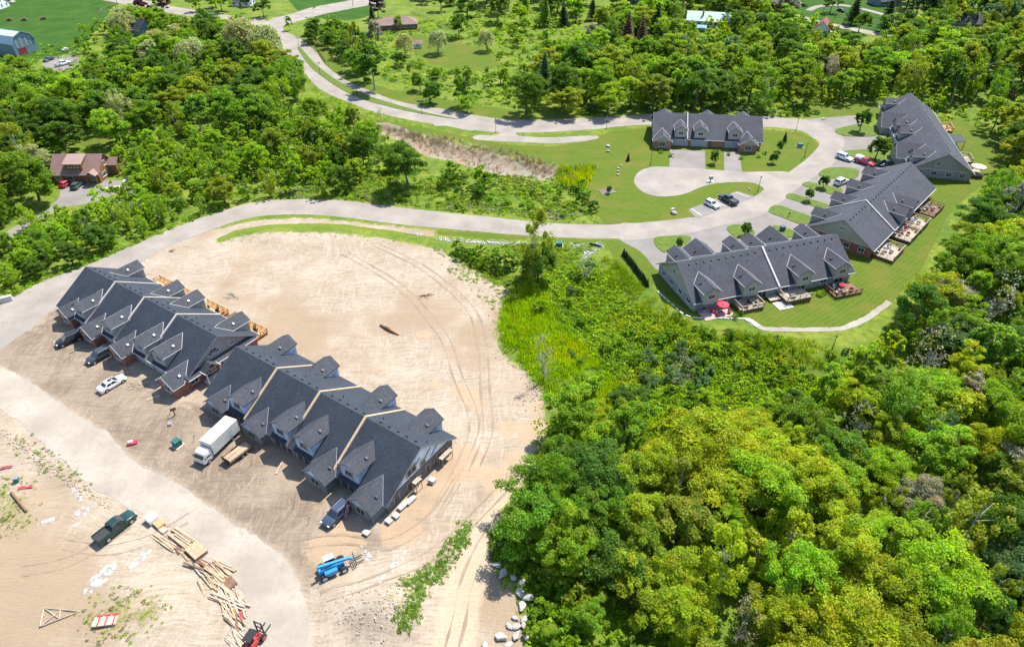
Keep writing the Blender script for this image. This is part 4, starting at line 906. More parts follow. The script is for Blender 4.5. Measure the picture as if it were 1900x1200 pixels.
# ------------------------------------------------------------------ vehicles
def wheel(parent, x, y, r=.34, w=.22, rim=METAL):
    o = MB().tube((0,-w/2,0),(0,w/2,0),r,k=16).build('wheel', RUBBER, parent, (x,y,r)); s = 1 if y > 0 else -1
    MB().tube((0,s*w/2-.02*s,0),(0,s*w/2+.015*s,0),r*.62,k=12).build('rim', rim, o)
PLAST = plain('dark_plastic', (.03,.03,.032), .6); HEADL = plain('headlamp', (.7,.7,.68), .15); TAILL = plain('tail_lamp', (.35,.02,.02), .25)
CARGLASS = glass('car_glass', (.015,.02,.025))
def car(px, py, px2, py2, kind, col, label, group=None, dz=0.0, name=None):
    """stands between rear (px,py) and front (px2,py2)"""
    a, b = G(px, py), G(px2, py2); c = (a+b)/2; d = b-a
    r = empty(name or {'sedan':'parked_car','hatch':'parked_car','suv':'parked_car','pickup':'pickup_truck'}[kind], (c.x, c.y, max(c.z,0)+.02+dz), math.atan2(d.y, d.x), label, {'pickup':'pickup truck','suv':'car'}.get(kind,'car'), group)
    L, Wd, H, belt, hood, rw = dict(sedan=(4.85,.92,1.46,.92,.88,.34), hatch=(4.3,.9,1.55,.95,.92,.34), suv=(4.85,.97,1.78,1.08,1.05,.38), pickup=(5.85,1.0,1.9,1.18,1.12,.41))[kind]
    zb = .22 if kind in ('sedan','hatch') else .34
    def sec(x, w, zt, z0=zb): return [(x,-w,z0+.14),(x,-w*.93,z0),(x,w*.93,z0),(x,w,z0+.14),(x,w,zt-.16),(x,w*.9,zt-.03),(x,w*.7,zt),(x,-w*.7,zt),(x,-w*.9,zt-.03),(x,-w,zt-.16)]
    f, k = L/2, -L/2
    if kind == 'sedan': st = [(k,.80,.78),(k+.12,.88,.94),(k+.9,Wd,.98),(0,Wd,belt),(f-1.5,Wd,belt+.02),(f-.9,Wd*.98,hood),(f-.2,.88,.74),(f,.78,.6)]
    elif kind == 'pickup': st = [(k,.95,1.12),(k+.05,.98,1.18),(0,Wd,belt),(f-1.75,Wd,belt+.02),(f-1.2,Wd,hood+.02),(f-.15,.95,1.02),(f,.86,.84)]
    else: st = [(k,.84,.9),(k+.1,.92,belt),(0,Wd,belt),(f-1.45,Wd,belt+.02),(f-.9,Wd,hood),(f-.18,.92,.86),(f,.82,.7)]
    P = paint('paint_'+kind+'_'+'_'.join('%d' % round(q*100) for q in col), col)
    MB().loft([sec(x,w,z) for x,w,z in st]).build('body', P, r, smooth=True)
    c0, c1, t0, t1 = dict(sedan=(k+.75,f-1.25,k+1.45,f-2.15), hatch=(k+.08,f-1.2,k+.5,f-2.0), suv=(k+.08,f-1.3,k+.45,f-2.05), pickup=(k+2.0,f-1.5,k+2.3,f-2.25))[kind]
    wb, wt = Wd*.93, Wd*.74
    B = [(c0,-wb,belt-.04),(c1,-wb,belt-.04),(c1,wb,belt-.04),(c0,wb,belt-.04)]; T = [(t0,-wt,H-.06),(t1,-wt,H-.06),(t1,wt,H-.06),(t0,wt,H-.06)]
    m = MB(); m.loft([B,T]); m.loft([T,[(t0+.1,-wt*.86,H),(t1-.12,-wt*.86,H),(t1-.12,wt*.86,H),(t0+.1,wt*.86,H)]]); m.build('cabin', P, r)
    Bv, Tv = [Vector(q) for q in B], [Vector(q) for q in T]
    def pane(nm, i, j, u0, u1, v0=.1, v1=.9):
        n = (Bv[j]-Bv[i]).cross(Tv[i]-Bv[i]).normalized()*.012
        pt = lambda u, v: (Bv[i].lerp(Bv[j],u)).lerp(Tv[i].lerp(Tv[j],u), v)+n
        MB().quad(pt(u0,v0),pt(u1,v0),pt(u1,v1),pt(u0,v1)).build(nm, CARGLASS, r)
    pane('windscreen',1,2,.05,.95,.06,.95); pane('rear_window',3,0,.08,.92,.15,.9)
    for i, j in ((0,1),(2,3)):
        if kind == 'suv' or kind == 'hatch': sp = ((.06,.26),(.29,.55),(.58,.9))
        else: sp = ((.1,.46),(.5,.9))
        for u0, u1 in sp:
            if (i, j) == (2, 3): u0, u1 = 1-u1, 1-u0
            pane('side_window', i, j, u0, u1)
    ax = (k+L*.2, f-L*.185)
    for x in ax:
        for s in (-1,1): wheel(r, x, s*(Wd-.1), rw)
    m = MB()
    for x in ax:
        for s in (-1,1): m.tube((x,s*(Wd-.02),rw+.02),(x,s*(Wd+.012),rw+.02),rw+.07,k=16)
    m.build('wheel_arch', PLAST, r)
    zl = {'sedan':.62,'hatch':.7,'suv':.78,'pickup':.86}[kind]
    for s in (-1,1):
        MB().box((f-.1,s*.68,zl),(.18,.32,.14)).build('headlight', HEADL, r); MB().box((k+.03,s*.74,zl+.1),(.1,.22,.26)).build('tail_light', TAILL, r)
        MB().box((c1-.35,s*(wb+.12),belt+.06),(.16,.2,.14)).build('mirror', P, r)
    MB().box((f-.03,0,zl-.16),(.1,1.2,.2)).build('grille', PLAST, r)
    if kind == 'suv':
        for s in (-1,1): MB().box(((t0+t1)/2,s*wt*.8,H+.05),(t1-t0-.3,.05,.05)).build('roof_rail', METAL, r)
    if kind == 'pickup':
        MB().box((k+1.0,0,1.185),(1.84,1.5,.02)).build('truck_bed', PLAST, r)
        m = MB()
        for s in (-1,1): m.box((k+1.0,s*.86,1.24),(1.95,.16,.14))
        m.box((k+.08,0,1.24),(.12,1.6,.14)); m.build('bed_rail', P, r)
    if kind == 'sedan': MB().box(((t0+t1)/2+.2,0,H+.004),(.75,.8,.012)).build('sunroof', CARGLASS, r)
    return r
car(190,1004,243,962,'pickup',(.008,.032,.027),'dark green pickup truck with open bed parked on the sandy site')
car(190,727,228,705,'sedan',(.72,.72,.73),'white sedan parked on the dirt in front of the brick site row')
car(149,627,113,642,'suv',(.012,.012,.015),'black car parked nose out beside the end of the brick site row')
car(203,656,170,674,'suv',(.03,.035,.045),'dark grey car between the black car and the white sedan')
car(642,943,610,974,'suv',(.035,.05,.085),'dark blue sport utility car beside the red ladder')
car(1310,377,1331,388,'hatch',(.70,.71,.73),'white hatchback in the painted parking bay')
car(1367,384,1334,365,'pickup',(.018,.035,.045),'dark pickup truck in the painted parking bay')
car(1551,291,1580,301,'suv',(.75,.75,.76),'white sport utility car on the shared driveway')
rp = car(1586,298,1621,311,'pickup',(.40,.02,.05),'red pickup truck with a white cap behind the white car')
MB().loft([[(-2.9,-.93,1.2),(-2.9,.93,1.2),(-2.85,.85,1.85),(-2.85,-.85,1.85)],[(-.85,-.93,1.2),(-.85,.93,1.2),(-.9,.85,1.9),(-.9,-.85,1.9)]]).build('bed_cap', paint('paint_white', (.75,.75,.76)), rp)
car(1652,304,1631,309,'sedan',(.02,.022,.03),'black car at the end of the shared driveway')
car(1549,346,1570,336,'suv',(.72,.73,.75),'white car half hidden by the brick row roof')
car(104,125,131,118,'pickup',(.74,.75,.77),'white pickup truck parked near the barn')
car(99,110,83,116,'sedan',(.015,.02,.05),'dark blue car beside the white pickup near the barn')
car(120,347,131,341,'hatch',(.42,.03,.035),'small red car at the red roofed house',)
car(139,352,149,343,'hatch',(.05,.07,.07),'small dark car next to the red one')
car(1566,24,1553,20,'sedan',(.02,.02,.022),'dark car under trees at the upper right drive')
# box truck
a, b = G(438,800), G(370,866); d = b-a; c = (a+b)/2
t = empty('box_truck', (c.x,c.y,.03), math.atan2(d.y,d.x), 'white box truck parked in front of the unfinished row', 'truck')
WHITE = paint('truck_white', (.55,.545,.53)); BOXW = plain('box_panel', (.47,.46,.435), .5, .12, .6)
MB().box((-1.15,0,2.05),(5.9,2.35,2.35)).build('cargo_box', BOXW, t)
m = MB()
for x in np.linspace(-3.9,1.6,7): m.box((x,0,3.235),(.12,2.3,.03))
m.build('roof_rib', plain('roof_stain',(.46,.42,.35),.7,.3,1.0), t)
MB().box((-1.15,0,.75),(5.9,.9,.22)).build('chassis', BLACK, t)
MB().box((-2.2,1.185,1.85),(.7,.02,1.6)).build('side_door', plain('door_grey',(.35,.36,.38)), t); MB().box((-2.2,-1.185,1.85),(.7,.02,1.6)).build('side_door', MATS['door_grey'], t)
cabm = MB().loft([[(x,-w,z0),(x,w,z0),(x,w,z1),(x,w*.9,z2),(x,-w*.9,z2),(x,-w,z1)] for x,w,z0,z1,z2 in ((1.95,1.05,.5,1.9,2.35),(3.1,1.05,.5,1.9,2.35),(3.35,1.03,.5,1.5,2.25),(3.75,1.0,.55,1.35,1.45),(3.85,.95,.6,1.1,1.2))]).build('cab', WHITE, t)
MB().quad((3.37,-.9,2.2),(3.78,-.93,1.42),(3.78,.93,1.42),(3.37,.9,2.2)).build('windscreen', CARGLASS, t)
for s in (-1,1):
    MB().quad((2.3,s*1.065,1.3),(3.2,s*1.065,1.3),(3.1,s*1.03,1.95),(2.35,s*1.03,1.95)).build('side_window', CARGLASS, t)
    MB().box((3.6,s*1.2,1.6),(.1,.22,.35)).build('mirror', PLAST, t); MB().box((3.84,s*.75,.85),(.06,.3,.18)).build('headlight', HEADL, t)
    wheel(t, 2.9, s*.95, .42, .26); wheel(t, -2.3, s*.95, .42, .3)
# trailer
a, b = G(458,832), G(420,862); d = b-a; c = (a+b)/2
t = empty('flatbed_trailer', (c.x,c.y,.03), math.atan2(d.y,d.x), 'open timber loaded trailer beside the box truck', 'trailer')
MB().box((-.3,0,.62),(4.4,1.9,.1)).build('deck', TIMBER, t)
m = MB()
for s in (-1,1):
    m.box((-.3,s*.95,.85),(4.4,.06,.07))
    for x in (-2.4,-1,.4,1.8): m.box((x,s*.95,.72),(.06,.06,.3))
m.tube((1.9,-.7,.55),(3.1,0,.5),.05,k=6); m.tube((1.9,.7,.55),(3.1,0,.5),.05,k=6); m.box((1.9,0,.95),(.08,1.9,.7)); m.build('frame', BLACK, t)
for s in (-1,1):
    MB().box((-.8,s*1.08,.72),(1.9,.26,.05)).build('mudguard', BLACK, t)
    for x in (-1.2,-.4): wheel(t, x, s*1.08, .33, .2)
for i in range(7): MB().box((-.3,-.75+.25*i,.70+.03*(i % 3)),(3.9,.2,.06),.02*(i-3)).build('plank', (TIMBER,TIMBER_PALE)[i % 2], t)
# telehandler
a, b = G(588,1072), G(650,1045); d = b-a; c = (a+b)/2
BLUE = paint('machine_blue', (.02,.20,.42)); t = empty('telehandler', (c.x,c.y,c.z+.02), math.atan2(d.y,d.x), 'blue telescopic handler with white cab roof and fork carriage', 'telehandler')
MB().loft([[(-1.9,-.5,.6),(-1.9,.5,.6),(-1.9,.5,1.15),(-1.9,-.5,1.15)],[(1.5,-.45,.6),(1.5,.45,.6),(1.5,.45,1.0),(1.5,-.45,1.0)]]).build('chassis', BLUE, t)
MB().box((-.4,-.82,1.05),(1.7,.55,.7)).build('engine_cover', BLUE, t)
cb = MB().loft([[(-.9,.28,.9),(.7,.28,.9),(.7,1.05,.9),(-.9,1.05,.9)],[(-.75,.34,2.25),(.35,.34,2.25),(.35,1.0,2.25),(-.75,1.0,2.25)]]).build('cab', CARGLASS, t)
MB().box((-.2,.67,2.31),(1.35,.85,.12)).build('cab_roof', WHITE, cb)
m = MB()
for x, y in ((-.78,.34),(-.78,1.0),(.38,.34),(.38,1.0)): m.tube((x,y,.9),(x,y,2.3),.05,k=5)
m.build('cab_post', BLUE, cb)
MB().box((.2,-.12,1.85),(4.3,.34,.36),0,0,.16).build('boom', BLUE, t); MB().box((2.2,-.12,1.35),(1.2,.24,.26),0,0,.35).build('boom_tip', BLUE, t)
MB().tube((-.8,-.12,1.3),(1.0,-.12,1.55),.08,k=8).build('lift_cylinder', METAL, t)
m = MB()
for z in (.35,.8,1.25): m.box((2.95,-.1,z),(.08,1.7,.1))
for y in (-.9,-.4,.2,.7): m.box((2.95,y,.8),(.07,.08,1.0))
o = m.build('carriage', BLACK, t)
for y in (-.5,.35): MB().box((3.55,y,.3),(1.2,.14,.06)).build('fork', BLACK, t)
for x in (-1.4,1.25):
    for s in (-1,1): wheel(t, x, s*.95, .55, .4, plain('rim_grey',(.45,.46,.47)))
# red loader at the bottom edge
p = G(474,1192); RED = paint('machine_red', (.40,.04,.035)); t = empty('rough_terrain_forklift', (p.x,p.y,p.z+.02), R(70), 'red rough terrain forklift at the bottom edge among lumber', 'forklift')
MB().loft([[(-1.6,-.6,.5),(-1.6,.6,.5),(-1.6,.55,1.3),(-1.6,-.55,1.3)],[(.9,-.6,.5),(.9,.6,.5),(.9,.5,.95),(.9,-.5,.95)]]).build('body', RED, t)
m = MB()
for s in (-.5,.5):
    m.box((1.25,s,1.4),(.14,.14,2.4)); m.box((-1.0,s,1.7),(.08,.08,1.0)); m.box((.4,s,1.7),(.08,.08,1.2))
for z in (.5,1.5,2.5): m.box((1.25,0,z),(.12,1.1,.12))
m.build('mast', BLACK, t); MB().box((-.3,0,2.25),(1.6,1.15,.06)).build('overhead_guard', BLACK, t); MB().box((-.5,0,1.45),(.6,.6,.3)).build('seat', PLAST, t)
for y in (-.4,.4): MB().box((1.95,y,.2),(1.3,.12,.05)).build('fork', BLACK, t)
for x, rr in ((-1.1,.4),(.7,.5)):
    for s in (-1,1): wheel(t, x, s*.78, rr, .3, RED)
# orange tractor and boat by the red roofed house
p = G(262,333); ORNG = paint('tractor_orange', (.62,.12,.02)); t = empty('tractor', (p.x,p.y,.03), R(20), 'small orange tractor at the edge of the gravel yard', 'tractor')
MB().loft([[(-.9,-.45,.6),(-.9,.45,.6),(-.9,.4,1.1),(-.9,-.4,1.1)],[(1.3,-.3,.6),(1.3,.3,.6),(1.3,.3,1.1),(1.3,-.3,1.1)]]).build('body', ORNG, t); MB().box((-.5,0,1.2),(.5,.5,.3)).build('seat', PLAST, t)
for s in (-1,1): wheel(t,-.7,s*.7,.62,.35,ORNG); wheel(t,1.0,s*.55,.36,.22,ORNG)
MB().box((2.0,0,.5),(.6,1.6,.5)).build('bucket', ORNG, t)
m = MB()
for s in (-.4,.4): m.box((1.1,s,.85),(1.8,.1,.12),0,0,.25)
m.build('loader_arm', ORNG, t)
p = G(242,338); o = empty('utility_trailer', (p.x,p.y,.03), R(15), 'low orange and white trailer beside the orange tractor', 'trailer'); MB().box((0,0,.55),(3.4,1.6,.12)).build('deck', WHITE, o); MB().box((.2,0,.85),(1.6,.9,.5)).build('load', ORNG, o)
for s in (-1,1): wheel(o,0,s*.9,.3,.18)
p = G(216,352); o = empty('small_boat', (p.x,p.y,.2), R(20), 'narrow white boat lying on the gravel yard edge', 'boat')
MB().loft([[(x,-w,.6),(x,0,.1),(x,w,.6),(x,w*.8,.62),(x,0,.45),(x,-w*.8,.62)] for x,w in ((-2.4,.6),(-1,.8),(.8,.7),(2.2,.25),(2.7,.03))]).build('hull', WHITE, o)
for x in (-1.2,.4): MB().box((x,0,.6),(.25,1.2,.05)).build('bench', TIMBER, o)

# ------------------------------------------------------------------ lamp posts and poles
def lamp(px, py, label, double=False, h=4.4):
    p = G(px, py); t = empty('lamp_post', p, R(20), label, 'lamp post', 'black street lamps')
    MB().tube((0,0,0),(0,0,h-.4),.075,.05,8).build('post', BLACK, t); MB().tube((0,0,0),(0,0,.6),.14,.09,8).build('base', BLACK, t)
    for x in ((-.45,.45) if double else (0,)):
        if double: MB().tube((0,0,h-.7),(x,0,h-.45),.03,k=5).build('arm', BLACK, t)
        MB().tube((x,0,h-.45),(x,0,h-.05),.11,.18,8).build('lantern', plain('lantern_glass',(.30,.30,.28),.3), t); MB().tube((x,0,h-.05),(x,0,h+.15),.22,.04,8).build('lamp_cap', BLACK, t)
for a in ((555,89,'double lamp post at the junction end of the grass median',True),(594,138,'double lamp post on the upper half of the grass median',True),(663,179,'double lamp post in the middle of the grass median',True),(783,211,'double lamp post near the lower tip of the grass median',True),
          (920,246,'single lamp post by the gravel lay-by'),(1125,240,'single lamp post on the verge left of the brown brick row'),(1033,409,'lamp post on the verge of the lower road',False,4.6),(1406,356,'lamp post on the lawn tip beside the parking bay'),(1476,244,'lamp post in the bend right of the brown brick row'),(1492,293,'lamp post on the right edge of the corner lawn'),(1207,307,'lamp post at the left end of the brown brick row'),
          (1436,648,'lamp post on the bank below the back lawn, left one',False,3.2),(1544,648,'lamp post on the bank below the back lawn, right one',False,3.2)): lamp(*a)
POLE = plain('pole_wood', (.20,.16,.12), .9)
for px, py, l in ((1520,52,'tall utility pole by the white cottage'),(1549,36,'utility pole across the country road'),(219,12,'utility pole by the top road'),(655,12,'utility pole beyond the junction')):
    p = G(px,py); t = empty('utility_pole', p, 0, l, 'pole', 'utility poles'); MB().tube((0,0,0),(0,0,9),.16,.11,8).build('pole', POLE, t); MB().box((0,0,8.3),(2.0,.1,.12)).build('crossarm', POLE, t)
    for x in (-.85,.85): MB().tube((x,0,8.36),(x,0,8.56),.05,k=6).build('insulator', CONCRETE, t)

# ------------------------------------------------------------------ building site: lumber, pallets, spoil
def planks(px0, py0, px1, py1, n, spread, m, label, length=None, z=0.0, seed=1, name='lumber_pile', scat=.12, layers=2):
    a, b = G(px0,py0), G(px1,py1); d = b-a; c = (a+b)/2; L = length or d.length; r = random.Random(seed)
    t = empty(name, (c.x,c.y,c.z+.05+z), math.atan2(d.y,d.x), label, 'lumber', 'lumber along the site road')
    for i in range(n):
        lay = i % layers; l = L*r.uniform(.7,1.0)
        MB().box(((L-l)/2*r.uniform(-1,1), spread*(r.random()-.5), .04+.075*lay+.004*i), (l, r.choice((.14,.19,.24)), .06), r.uniform(-scat,scat)).build('plank', m[i % len(m)], t)
    return t
planks(283,990,326,1018,6,.9,(TIMBER,TIMBER_PALE,TIMBER),'orange boards laid along the road edge beside the wrapped bundle',seed=2)
planks(316,985,356,1013,14,1.8,(TIMBER_PALE,TIMBER),'neat stack of long pale boards nearest the wrapped bundle',seed=3,scat=.04,layers=4)
planks(335,1018,362,1045,9,1.0,(TIMBER_DARK,TIMBER,TIMBER_PALE),'dark weathered boards left of the plywood stack',seed=4)
planks(378,1062,410,1080,10,1.6,(TIMBER_PALE,TIMBER),'thin scattered boards below the plywood stack',seed=5,scat=.5)
planks(390,1045,428,1072,16,2.2,(TIMBER,TIMBER_PALE,TIMBER),'broad heap of planks in the middle of the lumber row',seed=6,scat=.18,layers=4)
planks(405,1090,452,1140,22,2.4,(TIMBER_PALE,TIMBER_PALE,TIMBER),'wide jumble of pale studs near the bottom of the lumber row',seed=7,scat=.4,layers=4)
planks(440,1096,456,1150,4,.5,(plain('steel_red',(.38,.05,.05)),TIMBER_PALE),'red steel bars beside the pale studs',seed=8)
planks(430,1170,452,1205,16,1.8,(TIMBER_PALE,),'fan of pale timber at the bottom edge by the forklift',seed=9,scat=.25,layers=3)
planks(366,1076,382,1112,3,.4,(TIMBER_PALE,TIMBER),'single thin boards lying in the sand left of the lumber row',seed=10)
planks(590,905,612,888,7,.8,(TIMBER_PALE,TIMBER),'few boards lying in the shadow before the unfinished row',seed=11,scat=.6)
planks(512,880,526,855,3,.3,(TIMBER_PALE,),'pair of boards on the yard left of the unfinished row wings',seed=12)
planks(270,745,300,733,4,.4,(TIMBER_PALE,),'boards on the dirt below the white sedan',seed=13)
planks(128,657,150,645,3,.3,(TIMBER_PALE,),'boards between the black and the dark grey car',seed=14)
planks(300,1000,336,1030,8,.9,(TIMBER_PALE,TIMBER_DARK),'weathered boards between the orange boards and the plywood stack',seed=21,scat=.25)
planks(352,1034,386,1058,12,1.4,(TIMBER_PALE,TIMBER,TIMBER_DARK),'weathered boards just below the plywood stack',seed=22,scat=.3,layers=3)
planks(398,1074,420,1100,10,1.3,(TIMBER_PALE,TIMBER),'short boards between the plank heap and the pale studs',seed=23,scat=.45,layers=3)
planks(426,1128,448,1172,12,1.2,(TIMBER_PALE,TIMBER_PALE,TIMBER_DARK),'loose pale studs above the bottom timber fan',seed=24,scat=.35,layers=3)
def stack(px, py, ang, w, d, h, m, label, n=4, name='plywood_stack', cat='plywood'):
    p = G(px,py); t = empty(name, (p.x,p.y,p.z), R(ang), label, cat); r = random.Random(int(px))
    for i in range(3): MB().box((-w/2+w*(i+.5)/3,0,.05),(.1,d,.1)).build('bearer', TIMBER_DARK, t)
    for i in range(n): MB().box((r.uniform(-.06,.06),r.uniform(-.06,.06),.1+h*(i+.5)/n),(w,d,h/n-.015),r.uniform(-.03,.03)).build('board', m, t)
    return t
stack(366,1024,-38,2.6,1.9,.55,TIMBER,'large stack of tan plywood sheets in the lumber row',8)
stack(296,974,-35,1.5,1.1,.4,TIMBER_DECK,'small brown board stack beside the wrapped bundle',4)
stack(304,984,-35,1.1,.8,.15,TIMBER_PALE,'thin pale sheet pile between bundle and long boards',2)
stack(428,1082,-40,1.6,1.2,.25,TIMBER_DARK,'dark slatted pallet at the end of the plank heap',3,'pallet','pallet')
stack(282,966,-35,1.6,1.3,.9,plain('wrap_white',(.70,.71,.73),.4,.1),'white plastic wrapped bundle at the top of the lumber row',2,'wrapped_bundle','bundle')
BLOCKS = plain('stone_block', (.40,.375,.35), .8, .15, 4)
for i,(px,py,a,n,l) in enumerate(((802,895,-30,3,'white block pallet behind the gable of the unfinished row'),(722,968,-35,2,'pale stone pallet near the front corner of the unfinished row'),(735,958,-35,2,'second stone pallet beside the front corner one'),(680,990,-30,2,'stone pallet next to the red ladder corner'),(748,940,55,2,'long pale stone pile along the gable wall'),(762,930,55,1,'outer pale plank stack along the gable wall'))):
    stack(px,py,a,1.0 if i not in (4,5) else 1.7,.8,.7 if i == 0 else .4,BLOCKS,l,n,'block_pallet','pallet')
# ladder
a, b = row_pt('B',36.6,-11.9,.05), row_pt('B',36.6,-10.9,2.2); t = empty('ladder', a, R(-34.2), 'red and white ladder leaning on the unfinished porch wing', 'ladder'); LR = plain('ladder_red',(.5,.08,.12))
for s in (-.22,.22): MB().box((s,.55,1.1),(.06,.07,2.7),0,-.45).build('rail', LR, t)
for i in range(8): MB().box((0,.08+.13*i,.18+.27*i),(.44,.05,.05)).build('rung', TRIM, t)
# roof truss on the sand
a, b, c, d = G(75,1163), G(148,1134), G(82,1128), G(110,1148); t = empty('roof_truss', (a.x,a.y,a.z+.12), 0, 'pale triangular roof truss lying on the sand at lower left', 'truss')
def bar(p, q, parent, w=.12, m=TIMBER_PALE, nm='truss_member'): MB().tube(Vector(p)-a, Vector(q)-a, w*.7, k=4).build(nm, m, parent)
for p, q in ((a,b),(a,c),(c,b),(d,c),(d,G(112,1131)),(a,G(111,1133))): bar(Vector((p.x,p.y,a.z+.1)), Vector((q.x,q.y,a.z+.1)), t)
t = stack(197,1153,8,2.8,1.3,.3,TIMBER_PALE,'red and white pallet lying on the sand',2,'pallet','pallet'); REDP = plain('pallet_red',(.42,.04,.06))
for i in range(6): MB().box((-1.2+.46*i,0,.46),(.14,1.4,.05)).build('slat', REDP if i % 2 else TRIM, t)
MB().box((0,.66,.50),(2.9,.16,.06)).build('slat', REDP, t)
# small odds and ends
def prop_box(px, py, ang, parts, name, label, cat):
    p = G(px,py); t = empty(name, p, R(ang), label, cat)
    for nm, c, dd, m in parts: MB().box(c, dd).build(nm, m, t)
    return t
GREENBOX = plain('transformer_green', (.02,.10,.075), .5)
prop_box(330,826,-30,(('pad',(0,0,.06),(1.6,1.5,.12),CONCRETE),('cabinet',(0,0,.62),(1.2,1.1,1.0),GREENBOX),('lid',(0,0,1.16),(1.26,1.16,.08),GREENBOX)),'transformer_box','dark green utility box on the yard left of the box truck','utility box')
prop_box(1037,457,0,(('pad',(0,0,.06),(2.0,1.7,.12),CONCRETE),('cabinet',(0,0,.6),(1.5,1.2,.95),GREENBOX),('lid',(0,0,1.11),(1.56,1.26,.08),GREENBOX)),'transformer_box','green utility box on a white pad by the lower road','utility box')
prop_box(1484,273,0,(('pad',(0,0,.06),(1.9,1.6,.12),CONCRETE),('cabinet',(0,0,.6),(1.4,1.2,.95),plain('transformer_grey',(.12,.2,.18))),('lid',(0,0,1.11),(1.46,1.26,.08),GREENBOX)),'transformer_box','green utility box on the corner lawn','utility box')
prop_box(1451,428,15,(('body',(0,0,.6),(1.0,.9,1.1),GREENBOX),('lid',(0,0,1.2),(1.05,.95,.1),TRIM_DARK)),'waste_bin','dark green bin on the driveway behind the pale stone row','bin')
prop_box(246,823,20,(('frame',(0,0,.2),(1.5,.7,.3),REDP),('barrel',(-.2,.1,.45),(.7,.5,.25),TRIM),('handle',(.6,0,.5),(.5,.08,.08),REDP)),'cut_off_saw','red and white tool lying on the yard beside the site road','tool')
prop_box(316,788,20,(('bucket',(0,0,.2),(.5,.5,.4),CONCRETE),('rim',(0,0,.42),(.56,.56,.05),METAL)),'bucket','pale bucket on the yard near the wooden sign post','bucket')
prop_box(32,893,20,(('drum',(0,0,.4),(.7,.6,.8),plain('drum_teal',(.05,.16,.16))),('lid',(0,0,.83),(.72,.62,.06),METAL)),'drum','teal grey drum in the weeds at the lower left','drum')
prop_box(47,904,15,(('sheet',(0,0,.1),(1.9,.6,.12),REDP),('strap',(.3,.1,.2),(.5,.3,.1),TIMBER)),'red_sheet','red sheet beside the teal drum','sheet')
prop_box(12,868,15,(('sheet',(0,0,.1),(1.6,.35,.12),plain('sheet_plum',(.25,.05,.08))),('edge',(0,.2,.18),(1.6,.06,.06),REDP)),'folded_tarp','plum coloured folded sheet at the left edge','tarp')
p = G(325,770); t = empty('sign_post', p, R(30), 'small dark wooden sign post on the yard', 'sign')
MB().tube((0,0,0),(0,0,1.5),.09,k=8).build('post', TIMBER_DARK, t); MB().box((0,0,1.35),(.9,.12,.6)).build('board', TIMBER_DARK, t)
p, q = G(22,915), G(50,950); t = empty('timber_post', p, 0, 'rusty timber post lying on the weedy sand at lower left', 'post'); MB().tube((0,0,.2),(q.x-p.x,q.y-p.y,.25),.17,.15,10).build('post', TIMBER_DARK, t); MB().tube((0,0,.2),((p.x-q.x)*.03,(p.y-q.y)*.03,.2),.19,k=10).build('cap', METAL, t)
p, q = G(706,604), G(740,622); t = empty('fallen_log', p, 0, 'brown log lying on the pale sand', 'log')
MB().tube((0,0,.15),((q.x-p.x)*.5,(q.y-p.y)*.5,.34),.25,.30,9).build('trunk', TIMBER_DARK, t); MB().tube(((q.x-p.x)*.5,(q.y-p.y)*.5,.34),(q.x-p.x,q.y-p.y,.15),.30,.16,9).build('trunk_end', plain('log_orange',(.30,.13,.05)), t)
def brush(px, py, label, n, L, m, seed):
    p = G(px,py); r = random.Random(seed); t = empty('brush_pile', p, 0, label, 'brush')
    for i in range(n):
        a = r.uniform(0,6.28); l = L*r.uniform(.4,1); x, y = r.uniform(-.8,.8), r.uniform(-.5,.5)
        MB().tube((x,y,.06+r.uniform(0,.25)),(x+l*math.cos(a),y+l*math.sin(a),.05+r.uniform(0,.2)),.06,.03,5).build('branch', m, t)
brush(790,549,'dark pile of branches on the sand near the weeds',16,1.3,TIMBER_DARK,1); brush(430,550,'grey branches lying behind the brick site row',12,2.2,GREYBARK,2); brush(320,466,'small dark heap beside the lower road',10,1.0,TIMBER_DARK,3); brush(250,715,'heap of offcuts beside the white sedan',14,.9,TIMBER_PALE,4)
for i,(px,py,l) in enumerate(((467,862,'green stake on the yard right of the trailer'),(545,942,'green stake left of the dark blue car'),(572,972,'bent green hose end below the dark blue car'),(360,818,'green stake left of the box truck'),(130,672,'pale stake with green top below the black car'))):
    p = G(px,py); r = random.Random(i); t = empty('marker_stake', p, 0, l, 'stake', 'stakes on the yard'); MB().tube((0,0,0),(.12,.05,.9),.05,k=5).build('stake', TIMBER, t); MB().tube((.12,.05,.85),(.35,.3,1.2),.05,k=5).build('flag', plain('stake_green',(.05,.2,.08)), t)
def rock_mesh(seed, mat, n=2):
    import bmesh
    b = bmesh.new(); bmesh.ops.create_icosphere(b, subdivisions=n, radius=.5); g = np.random.default_rng(seed); ax = [(g.normal(size=3), g.uniform(.24,.42)) for _ in range(9)]
    for v in b.verts:
        for a, k in ax:
            a = a/np.linalg.norm(a); s = float(np.dot(a, v.co)); 
            if s > k: v.co -= Vector(a)*(s-k)
        v.co += Vector(g.normal(size=3)*.012)
    me = bpy.data.meshes.new('boulder'); b.to_mesh(me); b.free(); me.materials.append(mat); return me
ROCK = plain('limestone', (.31,.29,.265), .9, .2, 3, bump=.5, bscale=9); ROCKM = [rock_mesh(i, ROCK) for i in range(6)]
def boulder(px, py, s, label, i, group='boulders beside the track', flat=.6):
    p = G(px,py); o = link('boulder', ROCKM[i % 6], None, (p.x,p.y,p.z+s*flat*.3), i*1.3); o.scale = (s*1.25,s*.85,s*flat); tag(o, label, 'boulder', group)
ORD = ['topmost','second','third','fourth','fifth','sixth','seventh','eighth','ninth','tenth','eleventh','twelfth','thirteenth','fourteenth','fifteenth','sixteenth','seventeenth']
